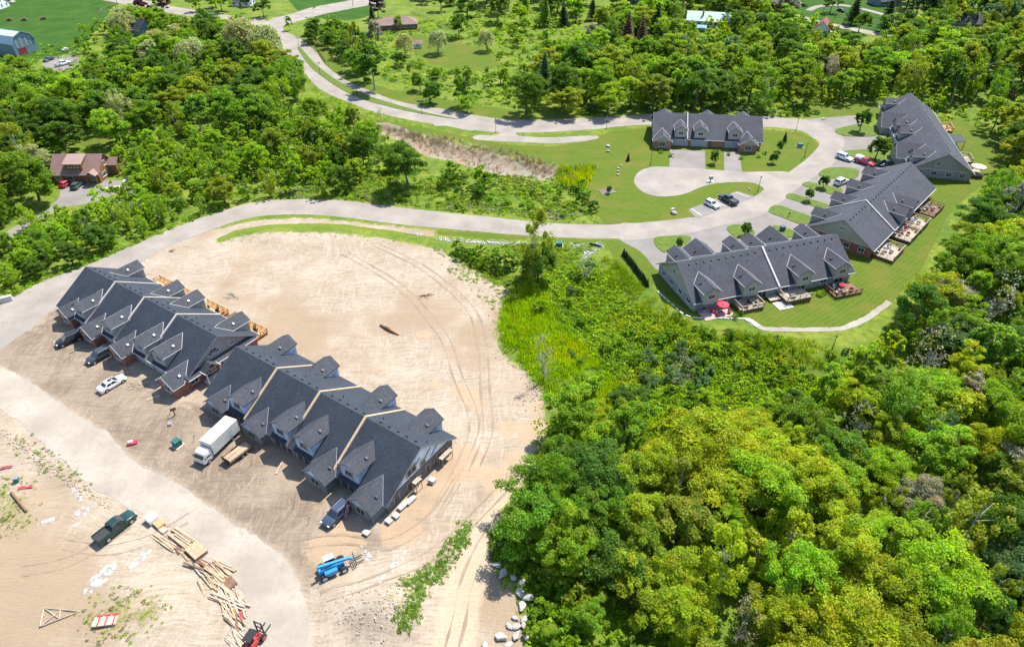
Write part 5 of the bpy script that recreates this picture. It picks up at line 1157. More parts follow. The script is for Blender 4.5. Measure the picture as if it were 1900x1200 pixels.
for i,(x,y,s) in enumerate(((1440,293,1.5),(1480,350,1.9),(1545,365,1.3),(1595,408,1.6),(1585,460,1.8),(1640,495,2.0),(1600,550,1.7),(1560,618,1.1),(1610,625,1.4),(1527,665,1.2),(1562,672,1.4),(1607,662,1.2),(1480,730,1.8),(1570,722,1.5),(1635,740,1.1),(1520,775,1.4),(1380,785,1.2))):
    boulder(480+x/3.276, 960+y/3.276, s*.85, f'{ORD[i]} pale boulder of the line beside the dirt track, counting downwards', i)
for i,(x,y,s,l) in enumerate(((1249,396,1.9,'big rounded boulder on the lawn below the turning circle'),(1248,390,1.3,'grey boulder behind the big rounded one on the lawn'),(1127,272,1.6,'white rock at the foot of the mown bank'),(1128,282,1.2,'lower white rock at the foot of the mown bank'),(1147,313,.9,'upper small rock beside the mown lawn'),(1147,319,.9,'middle small rock beside the mown lawn'),(1146,325,1.0,'lower small rock beside the mown lawn'),(1153,308,.8,'small rock nearest the mown slope'),(1527,222,1.3,'flat stone at the bend of the loop road'),(1390,352,.8,'tan boulder by the parking bay lamp post'))):
    boulder(x,y,s,l,i+2,'stones on the lawns')
# rock lined ditch and the stone apron: many small stones, nobody could count them
def rubble(L, w, n, s, label, seed):
    g = np.random.default_rng(seed); Q = catmull(poly(L), .5, False); V=[]; F=[]; base = np.array([v.co[:] for v in ROCKS.vertices]); fb = np.array([p.vertices[:] for p in ROCKS.polygons])
    for i in range(n):
        q = Q[g.integers(len(Q))]+g.normal(size=2)*w*.45; k = s*g.uniform(.5,1.3); a = g.uniform(0,6.28); c, sn = math.cos(a), math.sin(a)
        P = base*np.array([1.2,.9,.7])*k; P = np.stack([P[:,0]*c-P[:,1]*sn+q[0], P[:,0]*sn+P[:,1]*c+q[1], P[:,2]+HZ(*q)+k*.15], 1)
        F.append(fb+len(V)*len(base)); V.append(P)
    o = link('riprap', np_mesh('riprap', np.concatenate(V), np.concatenate(F), plain('riprap_grey',(.40,.38,.37),.9,.3,2))); tag(o, label, 'stones', kind='stuff'); LAST[:] = [o]
ROCKS = rock_mesh(9, ROCK, 1); LAST = []
rubble([(815,442),(870,448),(930,451),(975,452)], 1.0, 420, .38, 'grey riprap stones lining the roadside ditch', 1)
rubble([(1062,455),(1085,458),(1110,456),(1092,470),(1085,480)], 1.4, 320, .38, 'grey stone apron at the culvert by the lower road', 2)
rubble([(760,432),(780,436)], .8, 70, .35, 'small grey stone patch in the roadside ditch', 3)
def clods(L, w, n, s, label, seed, m):
    rubble(L, w, n, s, label, seed); o = LAST[0]; o.name = 'clods'; o.data.materials.clear(); o.data.materials.append(m)
CLOD = plain('clod', (.33,.265,.205), .95, .35, 2)
clods([(930,560),(918,610),(935,660),(985,700),(1008,770),(1010,820),(985,870)],2.2,260,.28,'earth clods along the right rim of the sand',11,CLOD)
clods([(690,1110),(740,1130),(720,1160),(660,1150),(640,1120)],2.4,170,.27,'earth clods on the spoil mound',12,CLOD)
clods([(0,800),(60,840),(110,880),(160,915),(200,940)],1.0,260,.30,'earth clods in the ditch along the site road',13,CLOD)
clods([(430,445),(520,436),(640,440),(760,458)],1.6,160,.26,'earth clods along the upper rim of the sand',14,CLOD)
clods([(120,640),(260,730),(400,830),(560,930),(620,1010)],4.0,150,.16,'small stones on the yard',15,CLOD)
p = G(1105,457); t = empty('culvert_pipe', p, R(-30), 'black culvert pipe lying on the stone apron', 'pipe'); MB().tube((-1.4,0,.35),(1.4,0,.45),.22,k=10).build('pipe', BLACK, t); MB().tube((-1.45,0,.35),(-1.35,0,.35),.27,k=10).build('collar', PLAST, t)
# white spilled concrete
SPILL = NT('white_spill'); _p = SPILL.pos(); SPILL.color(SPILL.mix(SPILL.rng(SPILL.noise(_p, 2.0, 4), .35, .65), (.30,.29,.275), (.44,.43,.415))); SPILL.rough(.9)
SPILL.val(SPILL.b.inputs['Alpha'], SPILL.rng(SPILL.noise(_p, 1.1, 5, .7), .44, .54)); SPILL = SPILL.m
def spill(L, w, label, seed, closed=False):
    P = poly(L); r = np.random.default_rng(seed); Q = catmull(P, .35, closed)
    mb = MB(); n = len(Q); e = []; ra, rb = (np.convolve(r.uniform(.1,1.25,n+8), np.ones(5)/5, 'same')[4:4+n] for _ in range(2))
    for i in range(n):
        d = Q[min(i+1,n-1)]-Q[max(i-1,0)]; d = d/(np.hypot(*d)+1e-9); nn = np.array([-d[1],d[0]]); t = math.sin(math.pi*(i+.5)/n)**.5
        a, b = Q[i]+nn*w*t*ra[i], Q[i]-nn*w*t*rb[i]; c = (a+b)/2
        e.append([(a[0],a[1],HZ(*a)+.005),(c[0],c[1],HZ(*c)+.09),(b[0],b[1],HZ(*b)+.005)])
    for i in range(n-1):
        mb.quad(e[i][0],e[i+1][0],e[i+1][1],e[i][1]); mb.quad(e[i][1],e[i+1][1],e[i+1][2],e[i][2])
    tag(mb.build('concrete_spill', SPILL), label, 'spill', 'white spilled powder on the sand')
spill([(70,975),(85,968),(102,962)],.7,'white spill beside the fallen timber post',1); spill([(142,958),(160,945),(180,938)],1.2,'white spill at the ditch above the green pickup',2); spill([(136,905),(145,920),(152,933)],.5,'narrow white spill in the ditch',3)
spill([(160,1105),(175,1085),(200,1060),(215,1045)],1.3,'largest white spill below the green pickup',4); spill([(238,1055),(255,1040),(282,1020)],.9,'white spill beside the lumber row',5); spill([(705,1095),(712,1070),(735,1045),(755,1020)],.45,'curved white spill right of the telehandler',6); spill([(668,1012),(680,1030),(695,1040)],.7,'white spill patch in front of the telehandler',7); spill([(135,978),(150,970),(160,965)],.35,'thin white streak near the green pickup',8)
# brick piers at the site entrance, retaining wall, mail box, bench
p = G(8,560); t = empty('block_stack', p, R(30), 'pale concrete block stack at the left end of the road', 'blocks')
for i in range(4):
    for j in range(2): MB().box((-1.2+.8*i,0,.3+.6*j),(.76,.8,.57)).build('block', CONCRETE, t)
Q = catmull(poly([(1220,541),(1236,556),(1252,570),(1268,584),(1285,590),(1330,591),(1384,592)]), 1.0, False)
t = empty('retaining_wall', (0,0,0), 0, 'low pale stone retaining wall curving around the stone row garden', 'wall')
wstone = MB().box((0,0,0),(.98,.32,.3)).mesh('wall_stone', plain('wall_stone',(.50,.46,.40),.9,.2,3))
for i in range(len(Q)-1):
    d = Q[i+1]-Q[i]; c = (Q[i]+Q[i+1])/2
    for j in range(3): o = link('stone', wstone, t, (c[0],c[1],-.55+.31*j), math.atan2(d[1],d[0]))
for i,(x,y) in enumerate(((1388,594),(1394,597),(1400,601),(1405,605))):
    p = G(x,y); o = MB().box((0,0,.05),(1.1,.7,.3)).build('step_stone', CONCRETE, None, (p.x,p.y,p.z), .4); tag(o, f'{("first","second","third","last")[i]} pale stone step down from the reddish patio', 'step', 'stone garden steps')
prop_box(1318,337,10,(('pedestal',(0,0,.4),(.3,.3,.8),METAL),('cabinet',(0,0,1.15),(1.0,.5,.9),plain('mail_grey',(.30,.31,.32))),('pad',(0,0,.05),(1.8,1.2,.1),CONCRETE)),'community_mailbox','grey community mailbox on the lawn tip of the turning circle','mailbox')
prop_box(1463,402,0,(('post',(0,0,.5),(.1,.1,1.0),TIMBER_DARK),('box',(0,0,1.05),(.4,.25,.3),BLACK)),'mail_post','small black post on the lowest lawn island','post')
prop_box(1126,355,20,(('bed',(0,0,.04),(4.2,2.6,.08),plain('mulch',(.14,.10,.10),.95,.3,3)),('edging',(0,-1.3,.08),(4.2,.1,.14),CONCRETE)),'mulch_bed','dark mulch bed on the lawn left of the turning circle','flower bed')
# wooden fence in the field, dark guard rail by the divided road
def fence(L, label, h=1.1, m=POLE, rails=2):
    P = [G(*q) for q in L]; t = empty('rail_fence', P[0], 0, label, 'fence', 'fences')
    for a, b in zip(P[:-1], P[1:]):
        d = b-a; n = max(1, int(d.length/2.4))
        for i in range(n+1): q = a.lerp(b, i/n)-P[0]; MB().box((q.x,q.y,h/2),(.12,.12,h)).build('post', m, t)
        for k in range(rails): MB().tube(Vector((*(a-P[0])[:2],h*(k+1)/rails-.1)), Vector((*(b-P[0])[:2],h*(k+1)/rails-.1)), .05, k=4).build('rail', m, t)
fence([(183,24),(198,16),(214,9)],'pale rail fence at the corner of the green field'); fence([(588,93),(597,106),(604,117)],'short dark guard rail beside the divided road',1.0,BLACK,3)
fence([(763,25),(800,40),(830,52),(860,62)],'dark wire fence line behind the bungalow',1.0,TIMBER_DARK)
for i,(x,y,l) in enumerate(((18,39,'rusty cart wreck in the field, left one'),(45,39,'dark wreck in the field, middle one'),(80,37,'rusty farm wreck in the field, right one'),(122,95,'pale rubbish heap by the barn'),(24,6,'pale round bale in the far field'))):
    t = prop_box(x,y,20*i,(('body',(0,0,.6),(2.6,1.3,.6),plain('rust',(.20,.09,.05),.9,.4) if i < 3 else CONCRETE),('top',(.3,0,1.05),(1.2,1.1,.4),plain('rust2',(.13,.08,.07),.9,.4) if i < 3 else TRIM)),'scrap_machine' if i < 3 else ('rubble_heap' if i == 3 else 'bale'),l,'scrap' if i < 3 else ('rubble' if i == 3 else 'bale'))
    if i < 3:
        for s in (-1,1): wheel(t,-.8,s*.7,.35); wheel(t,.8,s*.7,.35)
# ------------------------------------------------------------------ trees and shrubs
def crown_broad(seed, n, leaf, ax=(4.0,4.0,3.7), cz=6.2, lobes=20, lr=(.34,.5), fill=.12):
    """uneven crown: many small tufts of leaves round a few big limbs, with gaps between"""
    g = np.random.default_rng(seed); ax = np.array(ax)
    nb = 9; bd = g.normal(size=(nb,3)); bd /= np.linalg.norm(bd,axis=1)[:,None]; bd[:,2] = np.linspace(-.75,.85,nb); bd[:,:2] *= (np.sqrt(1-bd[:,2]**2)/np.linalg.norm(bd[:,:2],axis=1))[:,None]; bo = bd*g.uniform(.30,.55,nb)[:,None]; br = g.uniform(.42,.60,nb)
    L = lobes*4; k = g.integers(0,nb,L); u = g.normal(size=(L,3)); u /= np.linalg.norm(u,axis=1)[:,None]; u[:,2] = np.where(u[:,2] < -.55, -u[:,2], u[:,2])
    c = bo[k]+u*(br[k]*g.uniform(.7,1.12,L))[:,None]
    deep = np.zeros(L, bool)
    for j in range(nb): deep |= np.linalg.norm(c-bo[j],axis=1) < br[j]*.55
    c = c[~deep]; L = len(c); r = g.uniform(.10,.22,L)
    m = int(n*1.25); k = g.choice(L, m, p=r**2/np.sum(r**2)); u = g.normal(size=(m,3)); u /= np.linalg.norm(u,axis=1)[:,None]; u[:,2] = np.where(u[:,2] < -.3, -u[:,2]*.6, u[:,2])
    p = c[k]+u*(r[k]*(.35+.75*g.random(m)))[:,None]*np.array([1.15,1.15,.8])
    p = p[:n]; k = k[:n]; u = u[:n]
    tk = g.uniform(.84,1.16,L)[k]*g.uniform(.66,1.34,n); hue = g.normal(0,.07,L)[k]+g.normal(0,.07,n)
    tint = np.stack([tk*(1+hue), tk, tk*(1-.5*hue), np.ones(n)], 1)
    return leaf_quads(p*ax+np.array([0,0,cz]), u*.8+np.array([0,0,.45]), leaf*g.uniform(.6,1.35,n), g, tint, jit=.75)
def crown_airy(seed, n, leaf, ax=(2.6,2.6,4.2), cz=6.0):
    g = np.random.default_rng(seed); V=[];U=[]; ax = tuple(q*1.12 for q in ax)
    for j in range(34):
        t = g.uniform(-1,1); rad = math.sqrt(max(0,1-t*t))*g.uniform(.35,1.0); a = g.uniform(0,6.28); c = np.array([rad*math.cos(a),rad*math.sin(a),t]); m = n//34
        u = g.normal(size=(m,3)); u /= np.linalg.norm(u,axis=1)[:,None]; V.append(c+u*(g.uniform(.12,.26)*(.5+.6*g.random(m)))[:,None]); U.append(u)
    P = np.concatenate(V)*np.array(ax)+np.array([0,0,cz])
    return leaf_quads(P, np.concatenate(U)+np.array([0,0,.3]), leaf*g.uniform(.6,1.3,len(P)), g)
def crown_willow(seed, n, leaf):
    g = np.random.default_rng(seed); V=[];U=[]
    for j in range(150):
        a = g.uniform(0,6.28); e = g.uniform(.05,1); r0 = 3.6*math.sqrt(e)*g.uniform(.85,1.05); zt = 8.4-2.6*e*e+g.normal()*.3; L = g.uniform(2.2,5.2)*(.35+.65*e); m = n//150
        t = g.random(m); x = r0*(1+.10*t); p = np.stack([x*math.cos(a)+g.normal(0,.22,m), x*math.sin(a)+g.normal(0,.22,m), np.maximum(zt-L*t, .6)], 1); V.append(p); U.append(np.tile([math.cos(a),math.sin(a),.5],(m,1)))
    P = np.concatenate(V)
    return leaf_quads(P, np.concatenate(U), leaf*g.uniform(.6,1.3,len(P)), g, aspect=.45)
def crown_spruce(seed, n, leaf):
    g = np.random.default_rng(seed); t = g.random(n)**.75; lay = np.floor(t*13)/13; f = (t-lay)*13
    R_ = (1-lay)*2.3*(.35+.65*f)*g.uniform(.75,1.08,n)+.08; a = g.uniform(0,6.28,n)
    # boughs: bunch the needles along spokes
    nb = 7; a = np.where(g.random(n) < .75, np.round(a/6.283*nb+lay*3.3)/nb*6.283+g.normal(0,.16,n), a)
    z = 9.8-(lay*0+t)*0-9.0*(1-(1-lay))-f*.5
    P = np.stack([R_*np.cos(a), R_*np.sin(a), 9.9-9.2*lay-.55*f*(R_/2.3)], 1)
    P[:,0:2] *= 1.0
    k = (lay); P = np.stack([(0.12+2.3*k*f*g.uniform(.8,1.1,n))*np.cos(a), (0.12+2.3*k*f*g.uniform(.8,1.1,n))*np.sin(a), 9.9-9.0*k-.7*f*k+g.normal(0,.08,n)], 1)
    return leaf_quads(P, np.stack([np.cos(a)*.5,np.sin(a)*.5,np.ones(n)],1), leaf*g.uniform(.6,1.3,n), g, aspect=.4, jit=.35)
def trunk_mesh(seed, h=6.0, r=.24, limbs=7, mat=BARK, spread=2.6, top=None):
    g = random.Random(seed); m = MB(); pts = [Vector((0,0,-.3))]; x = y = 0
    for i in range(1,5): x += g.uniform(-.18,.18); y += g.uniform(-.18,.18); pts.append(Vector((x,y,h*i/4)))
    for i in range(4): m.tube(pts[i], pts[i+1], r*(1-.2*i)*(1.25 if i == 0 else 1), r*(1-.2*(i+1)), 7)
    for i in range(limbs):
        k = g.uniform(.38,1); p = pts[0].lerp(pts[4], k) if k < .99 else pts[4]; p = Vector((x*k,y*k,h*k)); a = i*2.4+g.uniform(-.4,.4); q = p+Vector((math.cos(a)*spread*g.uniform(.6,1),math.sin(a)*spread*g.uniform(.6,1),g.uniform(1.0,2.4))); m.tube(p,q,r*.38,r*.12,5)
    return m.mesh('trunk', mat)
def bare_mesh(seed, h=9.0, mat=GREYBARK):
    g = random.Random(seed); m = MB()
    def br(p, d, L, r, lev):
        q = p+d*L; m.tube(p, q, r, r*.62, 6 if lev < 2 else 4, False)
        if lev >= 4: return
        for i in range(3 if lev < 3 else 2):
            e = (d+Vector((g.uniform(-.75,.75),g.uniform(-.75,.75),g.uniform(-.05,.5)))).normalized(); br(p.lerp(q, g.uniform(.55,1)), e, L*g.uniform(.6,.8), r*.55, lev+1)
    br(Vector((0,0,-.2)), Vector((g.uniform(-.1,.1),g.uniform(-.1,.1),1)).normalized(), h*.33, .16, 0); return m.mesh('branches', mat)
def mk(name, VFT): return np_mesh(name, VFT[0], VFT[1], LEAF, colors=dict(tint=VFT[2]))
CR = {'broad': [mk('crown', crown_broad(10+i, 16000, .25, ((4.3,4.3,4.3),(3.6,4.9,4.4),(4.6,3.7,3.9),(3.5,3.8,4.8),(4.8,4.5,3.8),(4.0,4.0,4.6),(3.3,4.4,4.5))[i], 5.4, lobes=(20,26,32,24,36,16,28)[i])) for i in range(7)],
      'mid': [mk('crown', crown_broad(30+i, 10500, .36, (4.3,4.3,4.9), 5.0, lobes=30)) for i in range(4)],
      'far': [mk('crown', crown_broad(40+i, 5000, .52, (4.4,4.4,4.7), 5.3, lobes=17)) for i in range(4)],
      'airy': [mk('crown', crown_airy(50+i, 5200, .28)) for i in range(4)],
      'tall': [mk('crown', crown_broad(60+i, 7000, .36, (2.9,2.8,4.8), 5.2, lobes=20, lr=(.28,.42))) for i in range(3)],
      'round': [mk('crown', crown_broad(110+i, 15000, .30, (4.1,4.1,4.5), 5.2, lobes=46)) for i in range(2)],
      'oval': [mk('crown', crown_broad(100+i, 7500, .44, (2.8,2.8,4.2), 5.3, lobes=42)) for i in range(2)],
      'willow': [mk('crown', crown_willow(70+i, 4500, .55)) for i in range(2)],
      'spruce': [mk('crown', crown_spruce(80+i, 2600, .6)) for i in range(2)],
      'wisp': [mk('crown', crown_airy(90+i, 420, .30)) for i in range(2)]}
TRK = {'broad': [trunk_mesh(i) for i in range(3)], 'thin': [trunk_mesh(10+i, 7.5, .15, 8, GREYBARK, 1.7) for i in range(2)], 'spruce': [trunk_mesh(20, 8.5, .2, 0)]}
BARE = [bare_mesh(i) for i in range(3)]
NAMES = {'broad':'broadleaf_tree','mid':'broadleaf_tree','far':'broadleaf_tree','airy':'ash_tree','tall':'poplar_tree','oval':'young_tree','round':'broadleaf_tree','willow':'willow_tree','spruce':'spruce_tree','wisp':'bare_tree'}
tr = random.Random(11)
def tree(kind, x, y, h, col, label, group=None, wf=1.0, rot=None, z=None):
    z = HZ(x, y) if z is None else z
    s = h/10.0; nm = NAMES[kind]
    if kind in ('broad','mid','far','tall','airy') and h < 8.5: nm = 'young_tree'
    elif kind in ('mid','far'): nm = 'left_broadleaf_tree' if x < 0 else 'woodland_tree'  # one broadleaf kind under two names, split by side, not by species
    t = empty(nm, (x,y,z-.05), tr.uniform(0,6.28) if rot is None else rot, label, 'tree', group)
    t.scale = (s*wf*tr.uniform(.88,1.12), s*wf*tr.uniform(.88,1.12), s); t.rotation_euler = (tr.uniform(-.07,.07), tr.uniform(-.07,.07), t.rotation_euler.z); RANK.append(t)
    tk = TRK['spruce'] if kind == 'spruce' else TRK['thin'] if kind in ('airy','tall') else TRK['broad']
    if kind == 'wisp': link('branches', tr.choice(BARE), t)
    else: link('trunk', tr.choice(tk), t)
    c = link('crown', tr.choice(CR[kind]), t); c.color = (*col, 1); return t
def at_crown(px, py, h):
    """ground point under a crown whose middle shows at this pixel"""
    z = 0.0
    for _ in range(3):
        x, y = WZ(px, py, z+.58*h); z = HZ(x, y)
    return x, y, z
def proj(x, y, z):
    c, s = math.cos(CAM_PITCH), math.sin(CAM_PITCH); dz = z-CAM_H; d = y*c-dz*s
    return 950+FPX*x/d, 600-FPX*(y*s+dz*c)/d
GREENS = dict(lime=(.232,.365,.018), green=(.158,.272,.018), deep=(.094,.182,.018), yellow=(.298,.362,.014), olive=(.222,.278,.024), pale=(.34,.37,.15), rust=(.31,.30,.024), blue=(.112,.200,.066), dark=(.046,.094,.024), purple=(.09,.036,.048), brown=(.19,.14,.07), grey=(.29,.28,.18))
def shade(name, v=.16):
    c = GREENS[name]; k = 1+tr.uniform(-v, v); w = tr.uniform(-.08,.08); return (c[0]*k*(1+w), c[1]*k, c[2]*k*(1-w))
PROTECT = [(88,265,236,372),(0,46,70,100),(76,102,146,128),(243,44,276,62),(700,22,772,60),(1276,16,1356,58),(1506,40,1542,72),(1500,6,1625,54),(1628,0,1662,14),(1772,38,1800,50),(1882,146,1900,190),(1165,0,1182,6),(1626,176,1830,340),(1205,198,1420,300),(1500,210,1640,330),(1740,225,1822,335),(0,0,200,96),(545,40,560,70),(440,4,462,14),(190,0,240,8)]
def px_line(L, n=14): return [(a[0]+(b[0]-a[0])*i/n, a[1]+(b[1]-a[1])*i/n) for a, b in zip(L[:-1],L[1:]) for i in range(n)]
PTS = px_line([(500,45),(530,75),(560,110),(600,150),(660,185),(760,212),(880,228),(1000,232),(1200,222),(1420,226),(1530,235)],8)+px_line([(0,590),(110,540),(250,470),(400,402),(500,385),(640,388),(800,406),(1000,425)],10)+px_line([(230,2),(320,17),(360,27)],6)+px_line([(570,28),(690,4)],6)+px_line([(1490,35),(1560,50),(1615,60)],6)+px_line([(790,62),(880,110),(820,120)],3)+px_line([(820,20),(960,60),(1000,95)],4)+px_line([(150,262),(205,245)],5)+px_line([(1640,570),(1700,500),(1750,420),(1800,350)],10)+px_line([(820,170),(930,180),(900,120)],4)
CLEARW = [PW[k] for k in PW]+list(RECTS.values())
_cl = np.full(GX.shape, 1e9); _fl = GX.ravel(), GY.ravel()
for p in CLEARW: _cl = np.minimum(_cl, -sdf(p, *_fl).reshape(GX.shape))
_st = -a_site.reshape(GX.shape); _lw = -a_lawn.reshape(GX.shape)
def free_mask(X, Y, mar=1.5): return (grid_read(_st,X,Y) > mar*.6) & (grid_read(_cl,X,Y) > mar) & (grid_read(_lw,X,Y) > .5)
RANK = []
PLACED = []
def grow(region, spacing, hr, kinds, cols, label, group, n=4000, mar=1.8, wf=(.9,1.25), cap=999, protect=True):
    P = np.array(region, float); lo, hi = P.min(0), P.max(0); W = np.array([WZ(a,b,5) for a,b in region]); wl, wh = W.min(0), W.max(0); cnt = 0
    g = np.random.default_rng(len(PLACED)+3); X = g.uniform(wl[0],wh[0],n*2); Y = g.uniform(wl[1],wh[1],n*2); ok = (sdf(W,X,Y) > 0) & free_mask(X,Y,mar)
    for x, y in zip(X[ok], Y[ok]):
        if cnt >= cap: break
        x, y = float(x), float(y)
        h = tr.uniform(*hr); sp = spacing*(h/((hr[0]+hr[1])/2))**.7
        if any((x-a)**2+(y-b)**2 < (sp*.5+s*.5)**2 for a,b,s in PLACED): continue
        k = tr.choices([q[0] for q in kinds],[q[1] for q in kinds])[0]; w = tr.uniform(*wf)
        if True:
            z = HZ(x,y); cx, cy = proj(x,y,z+.6*h); _, ty = proj(x,y,z+.97*h); d = math.hypot(x,y,CAM_H); rr = .44*h*w*FPX/d*.9; by = cy+(cy-ty)*.8
            if cx+rr < -90 or cx-rr > 1990 or by < -40 or ty > 1260: continue
        if protect:
            if any(cx+rr > q[0] and cx-rr < q[2] and by > q[1] and ty < q[3] for q in PROTECT): continue
            if any(abs(px-cx) < rr*.9 and ty+2 < py < by for px,py in PTS): continue
        c = tr.choices([q[0] for q in cols],[q[1] for q in cols])[0]
        tree(k,x,y,h,shade(c),label(k,c,h) if callable(label) else label,group,w); PLACED.append((x,y,sp)); cnt += 1
    return cnt
def T(kind, px, py, h, colname, label, group=None, wf=1.0, sp=None):
    x, y, z = at_crown(px,py,h); tree(kind,x,y,h,shade(colname,.05),label,group,wf); PLACED.append((x,y,sp or h*.6))
# trees that stand out
T('round',750,296,14.5,'deep','large round dark green tree standing alone above the lower road',wf=1.05)
T('round',668,268,12.5,'deep','dark green tree left of the large round one',wf=.95)
T('airy',991,455,15.5,'olive','tall thin topped tree at the roadside ditch',wf=1.0); T('round',1000,482,9.0,'deep','dark bushy lower tree under the tall thin topped one',wf=1.2)
T('tall',689,112,18,'deep','tall dark tree beside the divided road',wf=1.0); T('mid',672,120,11,'green','green tree leaning against the tall dark roadside tree')
for px,py,h,l in ((749,77,10,'pale willow in front of the brick bungalow'),(811,72,10.5,'pale willow right of the brick bungalow'),(904,70,9.5,'pale round willow alone on the mown grass'),(354,96,15,'silvery willow among the left hand trees'),(444,60,18,'huge pale willow beside the junction'),(492,72,17,'pale willow leaning over the divided road')): T('willow',px,py,h,'pale',l,wf=1.1 if h > 12 else 1.0)
T('tall',864,152,14,'green','tall green tree in the meadow above the main road'); T('mid',866,190,6,'lime','bright green bush tree beside the main road',wf=1.3)
T('mid',796,165,8,'deep','dark clump tree in the meadow above the main road',wf=1.2); T('mid',850,42,11,'deep','dark round tree at the meadow corner'); T('mid',738,40,7,'green','small tree in front of the bungalow roof')
T('round',976,165,15,'deep','dark maple at the corner of the main road wood',wf=1.05); T('round',1046,148,16,'deep','second dark maple behind the main road',wf=1.1)
T('oval',1603,219,7.5,'deep','dark round driveway tree on the upper lawn island',wf=1.2); T('oval',1633,270,8,'deep','dark round driveway tree on the second lawn island',wf=1.2)
for px,py,h,l in ((1531,334,4.2,'small driveway tree on the top island of the brick row'),(1504,359,3.8,'small driveway tree on the second island of the brick row'),(1385,421,3.8,'small tree on the island of the pale stone row'),(1260,447,3.0,'thin sapling on the left island of the pale stone row'),(1329,288,4.5,'small tree between the two brown brick driveways'),(1447,268,3.8,'thin sapling on the corner lawn, upper one'),(1437,291,3.6,'thin sapling on the corner lawn, lower one'),(1131,350,2.4,'small dark tree on the mulch bed')): T('oval',px,py,h,'deep',l,wf=1.15)
for px,py,h,l in ((1458,253,3.2,'little spruce on the corner lawn'),(1166,290,2.4,'little spruce on the lawn left of the brown brick row')): T('spruce',px,py,h,'dark',l,wf=1.5)
for px,py,h,l in ((1012,662,9.5,'thin bare tree at the edge of the sand'),(1088,488,8,'thin bare tree on the bank by the stone apron'),(1268,688,8,'slim dead trunk among the blue green shrubs'),(1592,790,9,'white dead tree among the wood canopy'),(1720,660,13,'leaning grey branched tree in the right wood'),(1845,565,14,'tall grey trunked tree at the right edge'),(215,385,7,'bare sticks beside the gravel yard, left one'),(250,378,7,'bare sticks beside the gravel yard, right one'),(705,205,6,'grey dead bush at the reed bed'),(1700,108,11,'grey dead tree behind the slate roofed row'),(1380,1150,9,'white branched dead tree at the bottom of the wood')): T('wisp',px,py,h,'grey',l)
T('tall',695,58,13,'grey','grey green poplar beyond the divided road'); T('airy',655,75,13,'olive','thin tree behind the roadside fence')
for px,py,l in ((262,12,'purple leaved tree by the top road'),(300,4,'second purple leaved tree by the top road'),(700,8,'dark purple tree beyond the bungalow')): T('far',px,py,11,'purple',l)
for px,py,h,l in ((1165,52,15,'tall brown green spruce in the upper wood, left one'),(1195,58,14,'tall brown green spruce in the upper wood, right one'),(1218,38,16,'dark spruce beside the green roofed house'),(1588,12,14,'dark spruce on the upper right lawn'),(1652,22,15,'dark spruce right of the upper lawn'),(1690,30,16,'dark spruce behind the country road'),(690,22,8,'small blue spruce by the bungalow'),(1048,22,11,'dark spruce at the meadow end'),(1100,12,11,'dark spruce near the top edge')): T('spruce',px,py,h,'brown' if 'brown' in l else 'dark',l,wf=1.3)
for px,py,l in ((1545,2,'round shade tree on the upper right lawn, left one'),(1600,36,'round shade tree on the upper right lawn, lower one')): T('far',px,py,10,'deep',l)
# the woods
mix = lambda *a: list(a)
def lab(place):
    N = dict(broad='broadleaf tree',mid='broadleaf tree',far='broadleaf tree',airy='thin ash tree',tall='narrow poplar',spruce='spruce')
    C = dict(lime='bright green',green='mid green',deep='deep green',yellow='yellow green',olive='olive green',pale='pale green',rust='rust tinged',blue='blue green',dark='dark',grey='greyish',brown='brownish')
    return lambda k,c,h: f'{C[c]} {N[k]} in {place}'
grow([(1190,850),(1300,800),(1400,815),(1520,870),(1600,960),(1660,1060),(1640,1180),(1500,1260),(1300,1260),(1190,1100),(1160,960)],5.6,(8,13),mix(('broad',5),('tall',.6),('airy',.9)),mix(('yellow',7),('olive',2.6),('rust',.3),('lime',1.6)),lab('the yellowish bottom right wood'),'trees of the yellowish wood',wf=(1.0,1.35))
grow([(1000,800),(1060,760),(1180,770),(1190,860),(1150,960),(1170,1080),(1100,1060),(1020,1000),(960,1000),(985,880)],5.6,(8,12.5),mix(('broad',1)),mix(('green',4),('deep',1.5),('lime',4)),lab('the green wood beside the dirt track'),'trees beside the dirt track',wf=(1.0,1.3))
grow([(1180,760),(1290,790),(1380,770),(1450,780),(1560,700),(1620,640),(1700,570),(1760,480),(1810,400),(1860,350),(1990,300),(2150,800),(2150,1300),(1700,1300),(1660,1060),(1560,880),(1400,820),(1280,810)],5.4,(8,14),mix(('broad',6),('airy',2.4),('tall',1)),mix(('green',4),('deep',1.2),('lime',3),('olive',4),('yellow',2.6),('rust',.3),('blue',.5),('grey',.6)),lab('the mixed wood on the right'),'trees of the right wood',wf=(.95,1.3))
grow([(1040,700),(1130,690),(1200,720),(1330,750),(1450,720),(1560,660),(1520,760),(1380,800),(1200,780),(1060,770)],5.2,(4,7.5),mix(('broad',4),('airy',1),('tall',1)),mix(('lime',5),('green',4),('deep',1.5),('yellow',1)),lab('the young growth above the yellowish wood'),'young growth above the wood',wf=(1.05,1.4),cap=44)
grow([(1060,1040),(1180,1080),(1300,1240),(1300,1330),(1000,1330),(1010,1180)],5.6,(4,7),mix(('broad',1)),mix(('green',3),('lime',4)),lab('the bottom thicket beside the boulders'),'trees of the bottom thicket',wf=(1.1,1.5))
grow([(985,205),(1000,130),(1090,80),(1130,20),(1160,-50),(1500,-50),(1480,30),(1500,70),(1620,68),(1640,110),(1620,180),(1560,195),(1420,200),(1230,192),(1120,200)],7.8,(10,16),mix(('mid',7),('tall',1.6),('airy',1.4),('spruce',.15)),mix(('green',4),('deep',4),('lime',1.6),('olive',2),('lime',1),('grey',.5),('blue',.8)),lab('the wood behind the brown brick row'),'trees of the upper wood',wf=(1.05,1.35),cap=170)
